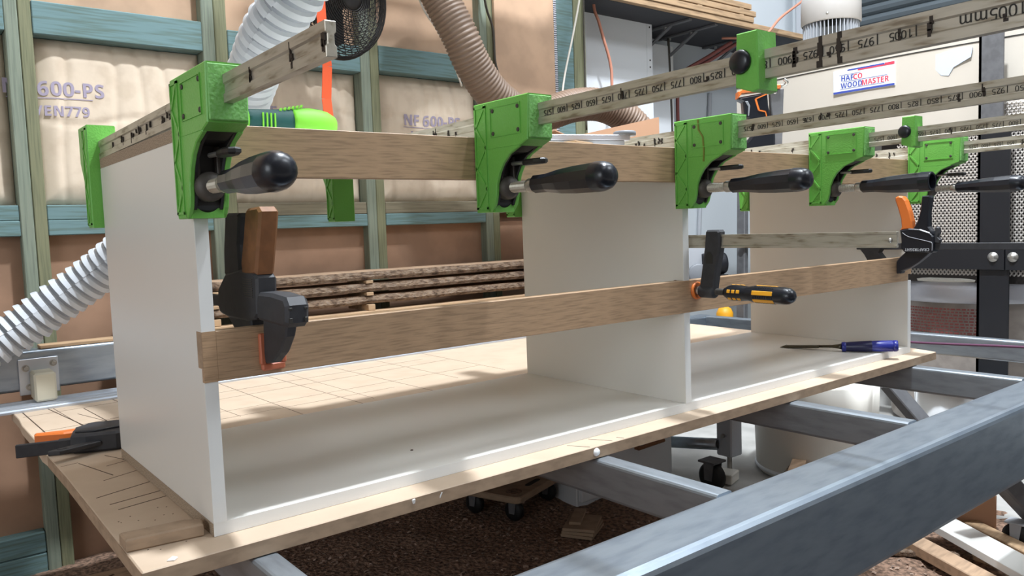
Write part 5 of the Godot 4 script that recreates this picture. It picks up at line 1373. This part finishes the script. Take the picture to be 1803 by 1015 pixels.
func floor_things() -> void:
	# sawdust drift, reaching unseen in front of the bench to darken reflections
	var f := FastNoiseLite.new()
	f.seed = 90
	f.frequency = 5.0
	var m := MB.new().smooth(1)
	var nx := 150
	var nz := 130
	var hgt := func(x: float, z: float) -> float:
		var edge := minf(minf((x + 1.62) * 3.0, (1.55 + 0.5 * smoothstep(-0.35, 0.0, z) + 0.7 * smoothstep(0.3, 0.8, z) - x) * 5.0), minf((z + 1.36) * 6.0, (2.5 - z) * 4.0))
		var h: float = 0.014 + 0.012 * f.get_noise_2d(x, z) + 0.006 * f.get_noise_2d(x * 5.0, z * 5.0) + 0.003 * f.get_noise_2d(x * 17.0, z * 17.0)
		return FLOOR - 0.004 + h * clampf(edge, 0.0, 1.0)
	for j in nz:
		for i in nx:
			var q := []
			for c in [[0, 0], [0, 1], [1, 1], [1, 0]]:
				var x := lerpf(-1.6, 2.75, float(i + c[0]) / nx)
				var z := lerpf(-1.33, 2.5, float(j + c[1]) / nz)
				q.append(Vector3(x, hgt.call(x, z), z))
			m.quad(q[0], q[1], q[2], q[3])
	var sd := part("sawdust", m, M.sawdust, self)
	tag(sd, "thick brown drift of sawdust on the floor under the bench", "sawdust", "", "stuff")
	var mm := MultiMesh.new()
	mm.transform_format = MultiMesh.TRANSFORM_3D
	mm.use_colors = true
	mm.mesh = MB.new().bar(Vector3(-0.5, 0, 0), Vector3(0.1, 0.12, 0), 0.5, 0.06).bar(Vector3(0.1, 0.12, 0), Vector3(0.5, 0.0, 0.05), 0.5, 0.06).done()
	mm.instance_count = 5000
	var rng := RandomNumberGenerator.new()
	rng.seed = 12
	for k in 5000:
		var x := rng.randf_range(-0.5, 1.5)
		var z := rng.randf_range(-1.15, 0.75)
		var s := rng.randf_range(0.004, 0.013)
		mm.set_instance_transform(k, Transform3D(Basis.from_euler(Vector3(rng.randf_range(-0.5, 0.5), rng.randf() * TAU, rng.randf_range(-0.4, 0.4))).scaled(Vector3(s, s, s * rng.randf_range(0.4, 1.2))), Vector3(x, hgt.call(x, z) + 0.001, z)))
		var v := rng.randf_range(0.15, 0.5)
		mm.set_instance_color(k, Color(v * 1.1, v * 0.78, v * 0.6))
	var mi := MultiMeshInstance3D.new()
	mi.multimesh = mm
	var cm := mat(Color.WHITE, 0.9)
	cm.vertex_color_use_as_albedo = true
	mi.material_override = cm
	mi.name = "wood_shavings"
	add_child(mi)
	tag(mi, "loose brown shavings and chips lying on the sawdust", "shavings", "", "stuff")
	o_mat()
	# dolly
	var o := thing("furniture_dolly", "small timber dolly with a slot handle and black castors under the bench", "dolly", Vector3(1.06, FLOOR + 0.012, -0.8))
	o.rotation.y = 0.33
	m = MB.new().at(Vector3.ZERO, XZ)
	var pts := []
	for c in [[1, 1, 0], [-1, 1, 90], [-1, -1, 180], [1, -1, 270]]:
		for k in 5:
			var t := deg_to_rad(c[2] + k * 22.5)
			pts.append(Vector2(c[0] * 0.105 + cos(t) * 0.02, c[1] * 0.085 + sin(t) * 0.02))
	m.prism(pts, 0.06, 0.079, 0.003)
	part("deck", m, M.mdf_edge, o)
	var slot := []
	for k in 8:
		var t := PI / 2 + PI * k / 7
		slot.append(Vector2(-0.022 + cos(t) * 0.008, -0.07 + sin(t) * 0.008))
	for k in 8:
		var t := -PI / 2 + PI * k / 7
		slot.append(Vector2(0.03 + cos(t) * 0.008, -0.07 + sin(t) * 0.008))
	part("hand_slot", MB.new().at(Vector3.ZERO, XZ).prism(slot, 0.0785, 0.0797), M.ink, o)
	for q in [[-0.085, 0.065], [0.09, 0.065], [-0.085, -0.065], [0.09, -0.065]]:
		part("round_pad", MB.new().at(Vector3(q[0], 0.0792, q[1])).lathe(v2([0, 0, 0.022, 0, 0.022, 0.001, 0, 0.001]), 24), M.sawdust, o)
		castor(o, Vector3(q[0], 0.0, q[1]), 0.0275, M.iron_dusty)
	var g := "square board offcuts stacked on the sawdust"
	for k in 3:
		single("board_offcut", MB.new().at(Vector3(1.07, FLOOR + 0.022 + k * 0.0085, -0.52), Basis(Vector3.UP, 0.5 + 0.06 * k)).box(Vector3.ZERO, Vector3(0.105, 0.0075, 0.082), 0.0006), M.mdf_edge, ["square board offcut at the bottom of the small pile under the bench", "square board offcut in the middle of the small pile under the bench", "square board offcut on top of the small pile under the bench"][k], "offcut", g)
	single("board_offcut", MB.new().at(Vector3(1.078, FLOOR + 0.022 + 3 * 0.0085, -0.545), Basis(Vector3.UP, 0.66)).box(Vector3.ZERO, Vector3(0.1, 0.0075, 0.03), 0.0006), M.mdf_edge, "narrow offcut strip lying across the back of the small pile", "offcut", g)
	# drawer unit
	o = thing("drawer_unit", "low white drawer unit with a brown bar handle standing under the bench", "drawer unit", Vector3(1.4, FLOOR, -0.8))
	part("body", MB.new().span(Vector3(-0.2, 0, -0.1), Vector3(0.196, 0.36, 0.12), 0.003), M.white, o)
	var dr := part("drawer", MB.new().span(Vector3(-0.195, 0.02, 0.1205), Vector3(0.19, 0.3, 0.136), 0.002), M.white, o)
	part("handle", MB.new().bar(Vector3(0.02, 0.134, 0.15), Vector3(0.14, 0.138, 0.15), 0.012, 0.01, Vector3.UP, 0.003).span(Vector3(0.022, 0.13, 0.136), Vector3(0.034, 0.14, 0.152)).span(Vector3(0.126, 0.132, 0.136), Vector3(0.138, 0.142, 0.152)), M.brown_grip, dr)
	# stand leg with castor, pipe
	o = thing("mobile_base", "square galvanised stand leg on a swivel foot with a big black castor", "stand", Vector3(1.722, FLOOR, -0.548))
	part("leg", MB.new().span(Vector3(-0.028, 0.075, -0.028), Vector3(0.028, 0.34, 0.028), 0.004), M.light_grey, o)
	part("levelling_bolt", MB.new().cyl(Vector3(0, 0.0, 0), Vector3(0, 0.076, 0), 0.008, 10).cyl(Vector3(0, 0, 0), Vector3(0, 0.01, 0), 0.028, 16), M.zinc, o)
	part("bolt", MB.new().cyl(Vector3(-0.03, 0.14, 0.0), Vector3(-0.036, 0.14, 0.0), 0.007, 8), M.zinc, o)
	part("arm", MB.new().bar(Vector3(-0.005, 0.02, 0.01), Vector3(-0.07, 0.02, 0.03), 0.05, 0.03, Vector3.UP, 0.003), M.cord_white, o)
	castor(o, Vector3(-0.125, 0.0, 0.03), 0.042, M.iron_dusty)
	part("cross_pipe", MB.new().smooth(1).cyl(Vector3(-0.095, 0.105, -0.15), Vector3(-0.06, 0.12, 0.0), 0.018, 16), M.galv, o)
	part("pipe_end", MB.new().cyl(Vector3(-0.06, 0.12, 0.0), Vector3(-0.0585, 0.1203, 0.003), 0.013, 14), M.iron, o)
	# tubs
	o = thing("round_tub", "big round white tub standing on the floor under the second cross beam", "tub", Vector3(1.99, FLOOR, -0.42))
	part("tub_wall", MB.new().smooth(1).lathe(v2([0, 0, 0.17, 0, 0.178, 0.008, 0.185, 0.2, 0.188, 0.29, 0.176, 0.29, 0.17, 0.03, 0, 0.03]), 44), M.cord_white, o)
	part("base_rim", MB.new().smooth(1).lathe(v2([0.178, 0.012, 0.1835, 0.014, 0.183, 0.022, 0.179, 0.024]), 44), M.white, o)
	o = thing("paint_bucket", "white bucket with a slanted lid board standing under the third cross beam", "bucket", Vector3(2.3, FLOOR, -0.12))
	part("bucket_wall", MB.new().smooth(1).lathe(v2([0, 0, 0.1, 0, 0.115, 0.1, 0.125, 0.27, 0.12, 0.27, 0, 0.25]), 36), M.white, o)
	part("lid", MB.new().box(Vector3(-0.02, 0.276, 0.0), Vector3(0.24, 0.012, 0.16), 0.001), M.raw_pine, o)
	o = thing("steel_brace", "grey diagonal steel brace leaning under the third cross beam", "brace", Vector3(2.03, FLOOR, -0.13))
	part("strut", MB.new().bar(Vector3(0.05, 0.1, 0.08), Vector3(-0.04, 0.31, -0.06), 0.05, 0.03, Vector3(0, 0, 1), 0.003), M.iron_dusty, o)
	part("foot_leg", MB.new().bar(Vector3(0.05, 0.0, 0.08), Vector3(0.05, 0.11, 0.08), 0.05, 0.03, Vector3(0, 0, 1), 0.003), M.iron_dusty, o)
	o = thing("scrap_timber", "rough brown timber scrap lying in front of the white tub", "timber", Vector3(1.74, FLOOR + 0.012, -0.33))
	o.rotation.y = 0.35
	part("block", MB.new().box(Vector3(0, 0.028, 0), Vector3(0.22, 0.055, 0.07), 0.006), M.bark, o)
	part("split_face", MB.new().bar(Vector3(-0.1, 0.058, 0.01), Vector3(0.09, 0.06, -0.01), 0.04, 0.012), M.slab, o)
	# bottom right corner
	o = thing("white_board", "white melamine strip propped on scraps at the bottom right corner", "board", Vector3(1.62, FLOOR + 0.05, 0.2))
	part("strip", MB.new().bar(Vector3(0.06, 0.0, -0.11), Vector3(-0.16, 0.01, 0.22), 0.075, 0.016, Vector3.UP, 0.001), M.melamine, o)
	part("edge_band", MB.new().bar(Vector3(0.0277, 0.0, -0.1315), Vector3(-0.1923, 0.01, 0.1985), 0.0012, 0.0165, Vector3.UP), M.edging, o)
	part("prop_block", MB.new().span(Vector3(-0.03, -0.05, 0.0), Vector3(0.02, -0.008, 0.05), 0.002), M.raw_pine, o)
	var tg := "timber offcuts at the bottom right corner"
	var tl := [["brown timber offcut lying nearest the front beam, beside the white strip", Vector3(1.575, FLOOR + 0.03, 0.05), Vector3(1.45, FLOOR + 0.03, 0.3), 0.05, 0.025, M.slab], ["thin dark timber lath under the white strip", Vector3(1.46, FLOOR + 0.02, 0.02), Vector3(1.6, FLOOR + 0.02, 0.2), 0.02, 0.012, M.bark], ["short pale timber block beyond the white strip", Vector3(1.78, FLOOR + 0.025, 0.12), Vector3(1.68, FLOOR + 0.025, 0.3), 0.04, 0.02, M.raw_pine]]
	for q in tl:
		single("timber_offcut", MB.new().bar(q[1], q[2], q[3], q[4], Vector3.UP, 0.002), q[5], q[0], "offcut", tg)
	o = thing("carton", "plain brown carton behind the castor at the bottom right corner", "carton", Vector3(1.87, FLOOR, 0.06))
	o.rotation.y = 0.6
	part("body", MB.new().span(Vector3(-0.1, 0.002, -0.06), Vector3(0.1, 0.1, 0.06), 0.002), M.card, o)
	part("flap", MB.new().bar(Vector3(-0.098, 0.102, 0.0), Vector3(-0.14, 0.13, 0.0), 0.11, 0.003), M.card, o)
	o = thing("castor_stand", "grey diagonal stand leg ending in a castor at the right border", "stand", Vector3(1.78, FLOOR, 0.2))
	part("strut", MB.new().bar(Vector3(0.03, 0.07, 0.06), Vector3(-0.2, 0.3, -0.02), 0.045, 0.045, Vector3.UP, 0.004), M.iron_dusty, o)
	castor(o, Vector3(-0.015, 0.002, 0.03), 0.03, M.light_grey)
	# left floor
	o = thing("floor_plank", "split weathered plank lying on the floor at the lower left", "plank", Vector3(0.0, FLOOR + 0.012, -1.02))
	o.rotation.y = -0.12
	part("plank", MB.new().box(Vector3(-0.05, 0.012, 0), Vector3(0.34, 0.022, 0.13), 0.003), M.slab, o)
	part("split", MB.new().bar(Vector3(-0.02, 0.0235, 0.03), Vector3(0.08, 0.0235, -0.03), 0.006, 0.001), M.kerf, o)
	single("cord_line", MB.new().smooth(1).tube(smoothed([Vector3(2.16, -0.048, -0.5), Vector3(2.165, -0.045, -0.199), Vector3(2.16, -0.03, 0.1), Vector3(2.16, -0.02, 0.4)], 8), [0.004], 6), M.purple, "thin purple cord stretched along the last cross beam of the bench", "cord")

func o_mat() -> void:
	var o := thing("added_floor_mat", "black ribbed mat added out of view to darken reflections in the front beam", "mat", Vector3(0.6, FLOOR + 0.022, 1.05))  # added out of view to darken what the front beam reflects
	part("mat_sheet", MB.new().span(Vector3(-1.3, 0, -0.6), Vector3(2.3, 0.012, 0.9), 0.004), M.rubber, o)
	var m := MB.new()
	for k in 28:
		m.span(Vector3(-1.28, 0.012, -0.58 + k * 0.053), Vector3(2.28, 0.015, -0.55 + k * 0.053))
	part("mat_rib", m, M.rubber, o)
